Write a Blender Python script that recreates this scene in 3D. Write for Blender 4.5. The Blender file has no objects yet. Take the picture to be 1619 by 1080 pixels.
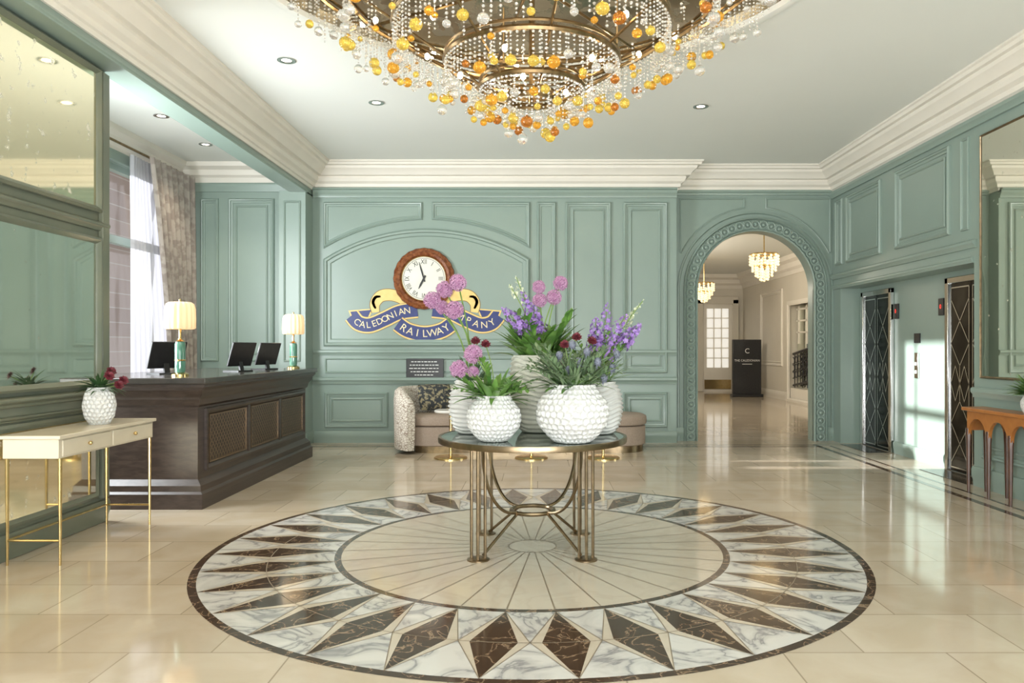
import bpy, math, random, bmesh
from mathutils import Vector, Matrix
random.seed(7)
SC=bpy.context.scene
C=SC.collection
PI=math.pi
F=1205.;VX=850.;VY=550.;H=1.4
CEIL=4.1
def P(px,py,d): return Vector(((px-VX)/F*d,d,H-(py-VY)/F*d))
WL={}
class MB:
    def __init__(s): s.v=[];s.f=[];s.m=[];s.mi=0
    def add(s,vs,fs):
        b=len(s.v); s.v.extend([tuple(v) for v in vs])
        for f in fs: s.f.append(tuple(i+b for i in f)); s.m.append(s.mi)
        return s
    def box(s,x0,x1,y0,y1,z0,z1):
        vs=[(x,y,z) for z in (z0,z1) for y in (y0,y1) for x in (x0,x1)]
        return s.add(vs,[(0,2,3,1),(4,5,7,6),(0,1,5,4),(2,6,7,3),(0,4,6,2),(1,3,7,5)])
    def obox(s,M,sx,sy,sz):
        vs=[M@Vector((x*sx/2,y*sy/2,z*sz/2)) for z in (-1,1) for y in (-1,1) for x in (-1,1)]
        return s.add(vs,[(0,2,3,1),(4,5,7,6),(0,1,5,4),(2,6,7,3),(0,4,6,2),(1,3,7,5)])
    def poly(s,pts): return s.add(pts,[tuple(range(len(pts)))])
    def tube(s,pts,r,n=8,closed=False):
        pts=[Vector(p) for p in pts]; N=len(pts)
        rs=r if isinstance(r,(list,tuple)) else [r]*N
        rings=[];prev=None
        for i,p in enumerate(pts):
            if closed: t=pts[(i+1)%N]-pts[i-1]
            else: t=pts[min(i+1,N-1)]-pts[max(i-1,0)]
            t.normalize()
            if prev is None:
                a=Vector((0,0,1)) if abs(t.z)<.9 else Vector((1,0,0))
                u=t.cross(a).normalized()
            else:
                u=(prev-t*prev.dot(t)).normalized()
            prev=u; w=t.cross(u)
            rings.append([p+(u*math.cos(2*PI*k/n)+w*math.sin(2*PI*k/n))*rs[i] for k in range(n)])
        vs=[q for g in rings for q in g]; fs=[]
        for i in range(N if closed else N-1):
            j=(i+1)%N
            for k in range(n): fs.append((i*n+k,i*n+(k+1)%n,j*n+(k+1)%n,j*n+k))
        if not closed: fs.append(tuple(range(n))[::-1]); fs.append(tuple((N-1)*n+k for k in range(n)))
        return s.add(vs,fs)
    def lathe(s,prof,c=(0,0,0),n=32,M=None,rf=None):
        c=Vector(c); vs=[];fs=[]
        for (r,z) in prof:
            for k in range(n):
                a=2*PI*k/n; rr=max(r,1e-4)*(rf(a,z) if rf else 1)
                v=Vector((rr*math.cos(a),rr*math.sin(a),z))
                vs.append((M@v if M else v)+c)
        m=len(prof)
        for i in range(m-1):
            for k in range(n): fs.append((i*n+k,i*n+(k+1)%n,(i+1)*n+(k+1)%n,(i+1)*n+k))
        return s.add(vs,fs)
    def ball(s,c,r,nu=12,nv=8,sc=(1,1,1),rf=None):
        prof=[(r*math.sin(PI*i/nv)*sc[0],-r*math.cos(PI*i/nv)*sc[2]) for i in range(nv+1)]
        return s.lathe(prof,c,nu,rf=rf)
    def build(s,name,mats,parent=None,smooth=True,ang=35,loc=None,kind=None,bevel=0,recalc=True):
        off=Vector((0,0,0))
        if parent is not None: off=WL.get(parent.name,Vector((0,0,0)))
        elif loc is not None: off=Vector(loc)
        me=bpy.data.meshes.new(name)
        me.from_pydata([(v[0]-off.x,v[1]-off.y,v[2]-off.z) for v in s.v],[],s.f)
        if not isinstance(mats,(list,tuple)): mats=[mats]
        for m in mats: me.materials.append(m)
        me.polygons.foreach_set('material_index',s.m)
        if recalc:
            bm=bmesh.new(); bm.from_mesh(me)
            bmesh.ops.recalc_face_normals(bm,faces=bm.faces); bm.to_mesh(me); bm.free()
        if smooth:
            me.shade_smooth(); me.set_sharp_from_angle(angle=math.radians(ang))
        me.update()
        o=bpy.data.objects.new(name,me); C.objects.link(o)
        if parent is not None: o.parent=parent
        elif loc is not None: o.location=off
        WL[o.name]=off
        if kind: o['kind']=kind
        if bevel:
            b=o.modifiers.new('bevel','BEVEL'); b.width=bevel; b.segments=2; b.limit_method='ANGLE'; b.angle_limit=math.radians(40)
        return o
def tag(o,label,cat,group=None,kind=None):
    o['label']=label;o['category']=cat
    if group:o['group']=group
    if kind:o['kind']=kind
    return o
def thing(name,label,cat,loc=(0,0,0),group=None):
    o=bpy.data.objects.new(name,None);C.objects.link(o);o.location=loc;o.empty_display_size=.1
    WL[o.name]=Vector(loc);tag(o,label,cat,group);return o
def struct(mb,name,mats,parent=None,**k): return mb.build(name,mats,parent,kind='structure',**k)

# ---------------------------------------------------------------- materials
def newmat(name):
    m=bpy.data.materials.new(name);m.use_nodes=True
    nt=m.node_tree;b=nt.nodes['Principled BSDF'];return m,nt,b
def S(b,**k):
    for n,v in k.items():
        n={'rough':'Roughness','metal':'Metallic','trans':'Transmission Weight','ior':'IOR','coat':'Coat Weight','spec':'Specular IOR Level'}.get(n,n)
        b.inputs[n].default_value=v
def mat(name,col,col2=None,rough=.5,scale=6,detail=4,bump=0,bscale=None,emit=None,es=0,lo=.35,hi=.65,**k):
    m,nt,b=newmat(name);N=nt.nodes;L=nt.links
    if col2 is None: col2=tuple(c*.88 for c in col)
    tc=N.new('ShaderNodeTexCoord');no=N.new('ShaderNodeTexNoise');no.inputs['Scale'].default_value=scale;no.inputs['Detail'].default_value=detail
    L.new(tc.outputs['Object'],no.inputs['Vector'])
    cr=N.new('ShaderNodeValToRGB');cr.color_ramp.elements[0].position=lo;cr.color_ramp.elements[1].position=hi
    cr.color_ramp.elements[0].color=(*col,1);cr.color_ramp.elements[1].color=(*col2,1)
    L.new(no.outputs['Fac'],cr.inputs['Fac']);L.new(cr.outputs['Color'],b.inputs['Base Color'])
    S(b,rough=rough,**k)
    if emit: b.inputs['Emission Color'].default_value=(*emit,1);b.inputs['Emission Strength'].default_value=es
    if bump:
        n2=N.new('ShaderNodeTexNoise');n2.inputs['Scale'].default_value=bscale or scale*4;n2.inputs['Detail'].default_value=5
        L.new(tc.outputs['Object'],n2.inputs['Vector'])
        bp=N.new('ShaderNodeBump');bp.inputs['Strength'].default_value=bump;bp.inputs['Distance'].default_value=.01
        L.new(n2.outputs['Fac'],bp.inputs['Height']);L.new(bp.outputs['Normal'],b.inputs['Normal'])
    return m
GREEN=mat('green_paint',(.245,.320,.278),(.265,.340,.296),rough=.32,scale=1.2)
FRAME=mat('green_bronze_frame_paint',(.125,.145,.108),(.17,.18,.13),rough=.28,scale=2)
IVORY=mat('ivory_plaster',(.79,.75,.67),(.75,.71,.63),rough=.5,scale=2)
CEILM=mat('ceiling_paint',(.77,.785,.745),(.79,.805,.765),rough=.6,scale=.7)
HALLW=mat('hall_paint',(.68,.635,.545),(.64,.60,.515),rough=.5,scale=1)
BRASS=mat('aged_brass',(.31,.23,.14),(.21,.16,.10),rough=.3,scale=14,metal=1)
BRASSL=mat('bright_brass',(.72,.54,.26),(.62,.45,.2),rough=.22,scale=14,metal=1)
BRONZE=mat('golden_bronze',(.36,.25,.13),(.22,.155,.08),rough=.3,scale=20,metal=1)
CHROME=mat('polished_steel',(.6,.6,.58),(.5,.5,.48),rough=.12,scale=3,metal=1)
BLACK=mat('black_plastic',(.012,.012,.014),(.018,.018,.02),rough=.3,scale=20)
DGLASS=mat('dark_mirror_glass',(.05,.045,.04),(.10,.09,.08),rough=.06,scale=2,metal=.9)
LIFTM=mat('etched_dark_steel',(.035,.035,.036),(.085,.085,.085),rough=.10,scale=3,detail=2,metal=1)
ETCH=mat('silver_etching',(.78,.78,.77),(.66,.66,.65),rough=.2,scale=5,metal=1)
TABLETOP=mat('smoked_mirror_top',(.20,.25,.22),(.24,.28,.25),rough=.05,scale=3,metal=.7)
LACQ=mat('cream_lacquer',(.61,.55,.43),(.57,.51,.39),rough=.25,scale=3)
CERAM=mat('white_ceramic',(.63,.63,.61),(.58,.58,.56),rough=.34,scale=20)
CERAM2=mat('pale_green_ceramic',(.57,.57,.49),(.50,.51,.43),rough=.4,scale=20)
LINEN=mat('taupe_fabric',(.36,.285,.23),(.31,.245,.195),rough=.85,scale=60,bump=.2,bscale=300)
WHITE=mat('white_stone',(.75,.73,.69),(.67,.65,.61),rough=.2,scale=6)
FACE=mat('clock_face_enamel',(.78,.77,.69),(.74,.72,.63),rough=.4,scale=5)
INK=mat('black_ink',(.01,.01,.012),(.015,.015,.015),rough=.5)
NAVY=mat('navy_paint',(.014,.026,.15),(.02,.035,.18),rough=.4,scale=20)
GOLD=mat('gold_leaf_paint',(.86,.62,.22),(.80,.56,.18),rough=.4,scale=12)
GOLDD=mat('dark_gold_paint',(.22,.12,.03),(.27,.16,.04),rough=.5,scale=12)
LETTER=mat('cream_lettering',(.85,.74,.46),(.82,.71,.44),rough=.5)
SIGNW=mat('white_lettering',(.8,.8,.78),(.75,.75,.73),rough=.5)
REDL=mat('red_display',(.5,.02,.02),(.4,.02,.02),emit=(1,.05,.03),es=2)
DRAPE=mat('mottled_taupe_drape',(.42,.37,.33),(.30,.255,.225),rough=.6,scale=9,detail=8,lo=.45,hi=.56)
BULB=mat('bulb_glow',(1,.85,.6),(1,.85,.6),emit=(1,.76,.46),es=115)
SHADE=mat('pleated_silk_shade',(.72,.57,.38),(.68,.53,.35),rough=.8,emit=(1,.62,.28),es=.5)
DOWN=mat('downlight_glow',(1,.95,.85),(1,.95,.85),emit=(1,.92,.78),es=8)
LITG=mat('daylight_glow_glass',(.8,.8,.75),(.75,.75,.7),emit=(1,.97,.9),es=.6)  # glow put into the glass stands in for daylight behind the door
LEAF=mat('leaf_green',(.07,.185,.035),(.17,.32,.07),rough=.4,scale=9)
LEAFD=mat('dark_leaf',(.035,.09,.03),(.065,.14,.05),rough=.45,scale=12)
SAGE=mat('sage_leaf',(.11,.18,.09),(.19,.27,.14),rough=.6,scale=14)
STEM=mat('stem_green',(.14,.25,.06),(.2,.3,.08),rough=.5,scale=10)
LILAC=mat('lilac_petals',(.44,.20,.37),(.60,.36,.53),rough=.7,scale=40)
LILACD=mat('lilac_core',(.25,.11,.22),(.3,.15,.27),rough=.8,scale=40)
VIOLET=mat('violet_petals',(.20,.10,.38),(.40,.25,.58),rough=.6,scale=50)
PALEP=mat('greenish_white_petals',(.52,.58,.38),(.6,.62,.48),rough=.6,scale=50)
BURG=mat('burgundy_petals',(.10,.012,.022),(.17,.02,.035),rough=.6,scale=30)
THIST=mat('blue_grey_thistle',(.11,.13,.16),(.18,.19,.25),rough=.7,scale=40)
ORANGEW=mat('orange_wood',(.42,.165,.04),(.34,.12,.028),rough=.28,scale=8)
DARKL=mat('dark_leg_wood',(.06,.028,.016),(.10,.045,.025),rough=.3,scale=8)
JADE=mat('green_glass_lamp_base',(.06,.17,.12),(.1,.24,.17),rough=.08,scale=8,coat=.5)
CUSH=mat('dark_floral_cushion',(.03,.035,.04),(.3,.26,.16),rough=.8,scale=22,detail=2,lo=.5,hi=.6)
SKIRT=mat('dark_stone',(.035,.032,.028),(.06,.052,.045),rough=.15,scale=6)
def glassmat(name,col,t=.75,rough=.03):
    return mat(name,col,tuple(min(1,c*1.1) for c in col),rough=rough,scale=8,trans=t,ior=1.4)
GAMB=glassmat('amber_glass',(.90,.50,.06));GYEL=glassmat('yellow_glass',(.96,.72,.16));GCLR=glassmat('clear_glass',(.95,.94,.90),t=.85);GORG=glassmat('cognac_glass',(.60,.24,.04))
BEAD=glassmat('crystal_bead',(.92,.90,.85),t=.75,rough=.05)
BEADL=mat('lit_crystal',(.9,.8,.6),(.8,.7,.5),rough=.1,emit=(1,.74,.38),es=1.1)
def marble(name,base,vein,scale,w,dist=1.5,rough=.1,base2=None):
    m,nt,b=newmat(name);N=nt.nodes;L=nt.links
    tc=N.new('ShaderNodeTexCoord');no=N.new('ShaderNodeTexNoise');no.inputs['Scale'].default_value=scale;no.inputs['Detail'].default_value=7;no.inputs['Distortion'].default_value=dist
    L.new(tc.outputs['Object'],no.inputs['Vector'])
    a=N.new('ShaderNodeMath');a.operation='SUBTRACT';a.inputs[1].default_value=.5;L.new(no.outputs['Fac'],a.inputs[0])
    ab=N.new('ShaderNodeMath');ab.operation='ABSOLUTE';L.new(a.outputs[0],ab.inputs[0])
    cr=N.new('ShaderNodeValToRGB');cr.color_ramp.elements[0].position=0;cr.color_ramp.elements[0].color=(*vein,1)
    cr.color_ramp.elements[1].position=w;cr.color_ramp.elements[1].color=(*base,1)
    if base2: e=cr.color_ramp.elements.new(min(.9,w*4));e.color=(*base2,1)
    L.new(ab.outputs[0],cr.inputs['Fac']);L.new(cr.outputs['Color'],b.inputs['Base Color']);S(b,rough=rough);return m
MBRN=marble('brown_marble',(.085,.052,.034),(.32,.23,.15),7,.016,1.0,.1,(.06,.036,.024))
MWHT=marble('white_veined_marble',(.50,.49,.47),(.27,.27,.275),2.8,.028,1.3,.1,(.62,.61,.58))
MCRM=marble('cream_marble',(.55,.49,.40),(.52,.46,.37),2,.06)
GROUT=mat('grout',(.24,.195,.14),(.21,.17,.12),rough=.4)
def floor_mat():
    m,nt,b=newmat('cream_marble_tiles');N=nt.nodes;L=nt.links
    tc=N.new('ShaderNodeTexCoord');br=N.new('ShaderNodeTexBrick')
    L.new(tc.outputs['Object'],br.inputs['Vector'])
    br.inputs['Color1'].default_value=(.60,.525,.425,1);br.inputs['Color2'].default_value=(.51,.435,.34,1);br.inputs['Mortar'].default_value=(.35,.295,.22,1)
    br.inputs['Scale'].default_value=1;br.inputs['Mortar Size'].default_value=.004;br.inputs['Brick Width'].default_value=.75;br.inputs['Row Height'].default_value=.5
    no=N.new('ShaderNodeTexNoise');no.inputs['Scale'].default_value=2.2;no.inputs['Detail'].default_value=9;no.inputs['Distortion'].default_value=.8;L.new(tc.outputs['Object'],no.inputs['Vector'])
    mx=N.new('ShaderNodeMixRGB');mx.blend_type='MULTIPLY';mx.inputs[0].default_value=.8
    L.new(br.outputs['Color'],mx.inputs[1])
    cr=N.new('ShaderNodeValToRGB');cr.color_ramp.elements[0].position=.35;cr.color_ramp.elements[0].color=(.86,.82,.75,1);cr.color_ramp.elements[1].position=.65;cr.color_ramp.elements[1].color=(1,1,1,1)
    L.new(no.outputs['Fac'],cr.inputs['Fac']);L.new(cr.outputs['Color'],mx.inputs[2])
    L.new(mx.outputs[0],b.inputs['Base Color']);S(b,rough=.08);return m
FLOORM=floor_mat()
def wood(name,c1,c2,rough=.4,vec=(1,.15,1)):
    m,nt,b=newmat(name);N=nt.nodes;L=nt.links
    tc=N.new('ShaderNodeTexCoord');mp=N.new('ShaderNodeMapping');mp.inputs['Scale'].default_value=vec
    L.new(tc.outputs['Object'],mp.inputs['Vector'])
    no=N.new('ShaderNodeTexNoise');no.inputs['Scale'].default_value=22;no.inputs['Detail'].default_value=7;no.inputs['Distortion'].default_value=.6
    L.new(mp.outputs['Vector'],no.inputs['Vector'])
    cr=N.new('ShaderNodeValToRGB');cr.color_ramp.elements[0].position=.38;cr.color_ramp.elements[1].position=.62
    cr.color_ramp.elements[0].color=(*c1,1);cr.color_ramp.elements[1].color=(*c2,1)
    L.new(no.outputs['Fac'],cr.inputs['Fac']);L.new(cr.outputs['Color'],b.inputs['Base Color']);S(b,rough=rough);return m
DESKW=wood('dark_oak',(.032,.021,.016),(.052,.035,.027),.34,(.4,.05,1.6))
CLOCKW=wood('mahogany',(.16,.045,.016),(.29,.10,.035),.25,(1,1,1))
def mirror(name,col,spot,rough=.04,amount=.62,scale=14):
    m,nt,b=newmat(name);N=nt.nodes;L=nt.links
    tc=N.new('ShaderNodeTexCoord');no=N.new('ShaderNodeTexNoise');no.inputs['Scale'].default_value=scale;no.inputs['Detail'].default_value=7
    L.new(tc.outputs['Object'],no.inputs['Vector'])
    cr=N.new('ShaderNodeValToRGB');cr.color_ramp.elements[0].position=amount;cr.color_ramp.elements[0].color=(*col,1)
    cr.color_ramp.elements[1].position=amount+.08;cr.color_ramp.elements[1].color=(*spot,1)
    L.new(no.outputs['Fac'],cr.inputs['Fac']);L.new(cr.outputs['Color'],b.inputs['Base Color'])
    r2=N.new('ShaderNodeMapRange');r2.inputs[1].default_value=amount;r2.inputs[2].default_value=amount+.1;r2.inputs[3].default_value=rough;r2.inputs[4].default_value=.4
    L.new(no.outputs['Fac'],r2.inputs[0]);L.new(r2.outputs[0],b.inputs['Roughness'])
    r3=N.new('ShaderNodeMapRange');r3.inputs[1].default_value=amount;r3.inputs[2].default_value=amount+.1;r3.inputs[3].default_value=.97;r3.inputs[4].default_value=.5
    L.new(no.outputs['Fac'],r3.inputs[0]);L.new(r3.outputs[0],b.inputs['Metallic']);return m
AMIR=mirror('antique_gold_mirror',(.93,.86,.63),(.86,.82,.68),rough=.05,amount=.61,scale=11)
CMIR=mirror('aged_clear_mirror',(.72,.75,.67),(.55,.55,.46),amount=.68,scale=20)
RMIR=mirror('silvered_mirror',(.90,.88,.76),(.8,.76,.6),rough=.02,amount=.66,scale=14)
DOMEM=mirror('silver_leaf_dome',(.50,.44,.33),(.29,.26,.20),rough=.16,amount=.5,scale=7)
def sheer_mat():
    m,nt,b=newmat('sheer_voile');N=nt.nodes;L=nt.links
    no=N.new('ShaderNodeTexNoise');no.inputs['Scale'].default_value=30
    tr=N.new('ShaderNodeBsdfTranslucent');tr.inputs[0].default_value=(.44,.45,.50,1)
    di=N.new('ShaderNodeBsdfDiffuse');di.inputs[0].default_value=(.70,.70,.74,1)
    tp=N.new('ShaderNodeBsdfTransparent')
    a=N.new('ShaderNodeMixShader');a.inputs[0].default_value=.6;L.new(tr.outputs[0],a.inputs[1]);L.new(di.outputs[0],a.inputs[2])
    c=N.new('ShaderNodeMixShader')
    mr=N.new('ShaderNodeMapRange');mr.inputs[3].default_value=.02;mr.inputs[4].default_value=.12;L.new(no.outputs['Fac'],mr.inputs[0]);L.new(mr.outputs[0],c.inputs[0])
    L.new(a.outputs[0],c.inputs[1]);L.new(tp.outputs[0],c.inputs[2]);L.new(c.outputs[0],N['Material Output'].inputs[0]);return m
SHEER=sheer_mat()
def pane_mat():
    m,nt,b=newmat('window_glass');N=nt.nodes;L=nt.links
    tp=N.new('ShaderNodeBsdfTransparent');tp.inputs[0].default_value=(.97,.98,1,1);gl=N.new('ShaderNodeBsdfGlossy');gl.inputs['Roughness'].default_value=.02
    a=N.new('ShaderNodeMixShader');a.inputs[0].default_value=.06;L.new(tp.outputs[0],a.inputs[1]);L.new(gl.outputs[0],a.inputs[2]);L.new(a.outputs[0],N['Material Output'].inputs[0]);return m
PANE=pane_mat()
def brickmat():
    m,nt,b=newmat('muted_stone_blocks');N=nt.nodes;L=nt.links
    tc=N.new('ShaderNodeTexCoord');mp=N.new('ShaderNodeMapping');mp.inputs['Rotation'].default_value=(PI/2,0,PI/2)
    L.new(tc.outputs['Object'],mp.inputs['Vector']);br=N.new('ShaderNodeTexBrick');L.new(mp.outputs['Vector'],br.inputs['Vector'])
    br.inputs['Color1'].default_value=(.29,.215,.17,1);br.inputs['Color2'].default_value=(.37,.285,.23,1);br.inputs['Mortar'].default_value=(.42,.36,.30,1);br.inputs['Scale'].default_value=1.2
    L.new(br.outputs['Color'],b.inputs['Base Color']);S(b,rough=.9);return m
BRICK=brickmat()
def sofafab():
    m,nt,b=newmat('brushstroke_fabric');N=nt.nodes;L=nt.links
    tc=N.new('ShaderNodeTexCoord');vo=N.new('ShaderNodeTexVoronoi');vo.feature='DISTANCE_TO_EDGE';vo.inputs['Scale'].default_value=20
    mp=N.new('ShaderNodeMapping');mp.inputs['Scale'].default_value=(1,1,1.8);L.new(tc.outputs['Object'],mp.inputs['Vector']);L.new(mp.outputs['Vector'],vo.inputs['Vector'])
    cr=N.new('ShaderNodeValToRGB');cr.color_ramp.elements[0].position=.03;cr.color_ramp.elements[0].color=(.26,.20,.15,1);cr.color_ramp.elements[1].position=.10;cr.color_ramp.elements[1].color=(.66,.62,.55,1)
    L.new(vo.outputs['Distance'],cr.inputs['Fac']);L.new(cr.outputs['Color'],b.inputs['Base Color']);S(b,rough=.85);return m
SOFAF=sofafab()

# ---------------------------------------------------------------- planar helpers
X3,Y3,Z3=Vector((1,0,0)),Vector((0,1,0)),Vector((0,0,1))
def frame(O,U,V): U=Vector(U);V=Vector(V);return (Vector(O),U,V,U.cross(V))
def pt(Fm,u,v,n=0): return Fm[0]+Fm[1]*u+Fm[2]*v+Fm[3]*n
def mould(mb,Fm,poly,prof,closed=True,cap=False,hs=None):
    n=len(poly);ps=[Vector((p[0],p[1])) for p in poly];mit=[]
    for i in range(n):
        def nrm(a,b):
            d=(b-a);d.normalize();return Vector((-d.y,d.x))
        if closed or 0<i<n-1:
            n1=nrm(ps[i-1],ps[i]);n2=nrm(ps[i],ps[(i+1)%n]);k=1+n1.dot(n2);mit.append((n1+n2)/max(k,.2))
        elif i==0: mit.append(nrm(ps[0],ps[1]))
        else: mit.append(nrm(ps[-2],ps[-1]))
    vs=[];m=len(prof)
    for i in range(n):
        for (o,h) in prof:
            so_,sh=hs(i,n) if hs else (1,1)
            q=ps[i]+mit[i]*o*so_;vs.append(pt(Fm,q.x,q.y,h*sh))
    fs=[]
    for i in range(n if closed else n-1):
        j=(i+1)%n
        for k in range(m-1): fs.append((i*m+k,j*m+k,j*m+k+1,i*m+k+1))
    if cap and not closed:
        fs.append(tuple(range(m)));fs.append(tuple((n-1)*m+k for k in range(m))[::-1])
    if cap and closed:
        fs.append(tuple(i*m+m-1 for i in range(n)));fs.append(tuple(i*m for i in range(n))[::-1])
    mb.add(vs,fs)
PROF=[(0,0),(0,.024),(.016,.040),(.03,.034),(.038,.016),(.06,.012),(.066,0)]
PTHIN=[(0,0),(0,.016),(.012,.022),(.022,.014),(.026,0)]
def rect(u0,v0,u1,v1): return [(u0,v0),(u1,v0),(u1,v1),(u0,v1)]
def panel(mb,Fm,u0,v0,u1,v1,inner=True,prof=PROF):
    mould(mb,Fm,rect(u0,v0,u1,v1),prof)
    if inner and u1-u0>.34 and v1-v0>.34: mould(mb,Fm,rect(u0+.1,v0+.1,u1-.1,v1-.1),PTHIN)
def rail(mb,Fm,u0,u1,v0,v1,d):
    h=v1-v0
    prof=[(0,v0),(d*.5,v0),(d*.6,v0+h*.3),(d,v0+h*.55),(d,v0+h*.85),(d*.7,v1),(0,v1)]
    vs=[pt(Fm,u,v,n) for u in (u0,u1) for (n,v) in prof];m=len(prof)
    fs=[(k,k+1,m+k+1,m+k) for k in range(m-1)]+[tuple(range(m)),tuple(range(m,2*m))]
    mb.add(vs,fs)
def smooth_curve(pts,k=8):
    pts=[Vector(p) for p in pts];out=[];n=len(pts)
    for i in range(n-1):
        p0=pts[max(i-1,0)];p1=pts[i];p2=pts[i+1];p3=pts[min(i+2,n-1)]
        for j in range(k):
            t=j/k;out.append(.5*((2*p1)+(p2-p0)*t+(2*p0-5*p1+4*p2-p3)*t*t+(3*p1-p0-3*p2+p3)*t**3))
    out.append(pts[-1]);return out
def strip(mb,Fm,pts,w,n):
    N=len(pts);vs=[]
    for i,p in enumerate(pts):
        t=pts[min(i+1,N-1)]-pts[max(i-1,0)];t.normalize();q=Vector((-t.y,t.x))
        ww=w(i/(N-1)) if callable(w) else w
        for s in (-1,1):
            c=p+q*s*ww/2;vs.append(pt(Fm,c.x,c.y,n))
    mb.add(vs,[(2*i,2*i+2,2*i+3,2*i+1) for i in range(N-1)])
GC={}
def glyph(body):
    if body in GC: return GC[body]
    cu=bpy.data.curves.new('lettering_source','FONT');cu.body=body;cu.size=1;cu.align_x='CENTER';cu.align_y='CENTER';cu.resolution_u=3
    ob=bpy.data.objects.new('lettering_source',cu);C.objects.link(ob)
    dg=bpy.context.evaluated_depsgraph_get();me=bpy.data.meshes.new_from_object(ob.evaluated_get(dg))
    vs=[v.co.copy() for v in me.vertices];fs=[tuple(p.vertices) for p in me.polygons]
    bpy.data.objects.remove(ob);bpy.data.curves.remove(cu);bpy.data.meshes.remove(me)
    GC[body]=(vs,fs);return GC[body]
def text(mb,Fm,body,size,u,v,n,rot=0,sx=1):
    vs,fs=glyph(body);c,s=math.cos(rot),math.sin(rot)
    mb.add([pt(Fm,u+(q.x*sx*c-q.y*s)*size,v+(q.x*sx*s+q.y*c)*size,n) for q in vs],fs)

# ---------------------------------------------------------------- camera
cd=bpy.data.cameras.new('camera');cam=bpy.data.objects.new('camera',cd);C.objects.link(cam)
cam.location=(0,0,H);cam.rotation_euler=(PI/2,0,0);cd.sensor_width=36;cd.lens=F/1619*36
cd.shift_x=-(VX-809.5)/1619;cd.shift_y=(VY-540)/1619;cd.clip_start=.05;SC.camera=cam
SC.view_settings.view_transform='Standard'

# ---------------------------------------------------------------- setting
BX=-3.32  # beam face
BXI=-3.55 # beam back face
PX=-3.5   # mirrored pier face
RX=4.45   # right wall
BY=11.25  # back wall
AY=11.5   # arch wall
BZ=3.63   # beam bottom
flo=struct(MB().box(-5.6,7.0,-2.4,24.8,-.12,0),'floor',FLOORM)
# medallion
MCX,MCY,MR=-.036,5.38,2.217
def pol(r,a,z=.0015): return (MCX+r*math.cos(a),MCY+r*math.sin(a),z)
md=MB()
def arcp(r,a0,a1,k,z=.0015): return [pol(r,a0+(a1-a0)*i/k,z) for i in range(k+1)]
def annulus(r0,r1,n=128,z=.0015):
    for i in range(n):
        a0,a1=2*PI*i/n,2*PI*(i+1)/n
        md.poly([pol(r0,a0,z),pol(r1,a0,z),pol(r1,a1,z),pol(r0,a1,z)])
md.mi=0;annulus(2.168,MR);annulus(1.308,1.352)
NK=32;ri,rm,ro=1.352,1.77,2.168
for k in range(NK):
    a=2*PI*(k+.5)/NK;st=2*PI/NK;hw=.066
    md.mi=0;md.poly([pol(ri,a),pol(rm,a-hw),pol(ro,a),pol(rm,a+hw)])
    am=a+st/2
    md.mi=1;md.poly([pol(rm,am)]+arcp(ro,a,a+st,4));md.poly([pol(rm,am)]+arcp(ri,a+st,a,4))
    md.mi=2
    md.poly([pol(ri,a),pol(rm,am),pol(ro,a),pol(rm,a+hw)]);md.poly([pol(ri,a),pol(rm,a-hw),pol(ro,a),pol(rm,a-st/2)])
md.mi=2
for i in range(64):
    a0,a1=2*PI*i/64,2*PI*(i+1)/64;md.poly([pol(0,0),pol(1.308,a0),pol(1.308,a1)])
md.mi=3
def seg(p0,p1,w=.0025):
    p0,p1=Vector(p0),Vector(p1);q=Vector((-(p1-p0).y,(p1-p0).x,0)).normalized()*w;md.poly([p0-q,p1-q,p1+q,p0+q])
for k in range(NK):
    a=2*PI*(k+.5)/NK;d=.004;st=2*PI/NK
    md.poly([pol(.17,a-d/.17,.0024),pol(1.305,a-d/1.305,.0024),pol(1.305,a+d/1.305,.0024),pol(.17,a+d/.17,.0024)])
    for am in (a+st/2,a-st/2): seg(pol(ri,a,.0024),pol(rm,am,.0024));seg(pol(rm,am,.0024),pol(ro,a,.0024))
annulus(.163,.173,48,.0024);annulus(1.767,1.773,128,.0021)
md.build('medallion',[MBRN,MWHT,MCRM,GROUT],flo,smooth=False)
inl=MB()
for (o,w) in ((.42,.07),(.26,.035)):
    inl.box(RX-o-w,RX-o,-2.2,AY-.88+o,.0,.0012)
    inl.box(-3.2,RX-o,BY-o-w,BY-o,.0,.0012)
inl.build('border_inlay',MBRN,flo,smooth=False)
# ceiling with circular recess
DX,DY,DR=-.03,5.22,2.15
def ceil_ring():
    mb=MB();x0,x1,y0,y1=-5.4,4.95,-2.4,11.7
    angs=sorted([2*PI*i/96 for i in range(96)]+[math.atan2(y-DY,x-DX)%(2*PI) for x in (x0,x1) for y in (y0,y1)])
    def edge(a):
        c,s=math.cos(a),math.sin(a);t=1e9
        if c>1e-6:t=min(t,(x1-DX)/c)
        if c<-1e-6:t=min(t,(x0-DX)/c)
        if s>1e-6:t=min(t,(y1-DY)/s)
        if s<-1e-6:t=min(t,(y0-DY)/s)
        return (DX+c*t,DY+s*t,CEIL)
    inn=[(DX+DR*math.cos(a),DY+DR*math.sin(a),CEIL) for a in angs];out=[edge(a) for a in angs];n=len(angs)
    mb.add(inn+out,[(i,(i+1)%n,n+(i+1)%n,n+i) for i in range(n)]);return mb
cl=struct(ceil_ring(),'ceiling',CEILM,recalc=False,smooth=False)
dm=MB();dm.lathe([(DR+.02,CEIL-.012),(DR+.0,CEIL-.02),(DR-.05,CEIL-.01),(DR-.06,CEIL+.03)],(DX,DY,0),96)
dm.build('recess_rim',CEILM,cl)
dm=MB();dm.lathe([(DR-.06,CEIL+.03),(DR-.08,CEIL+.10),(DR-.35,CEIL+.2),(DR-.9,CEIL+.27),(0,CEIL+.3)],(DX,DY,0),96)
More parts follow.
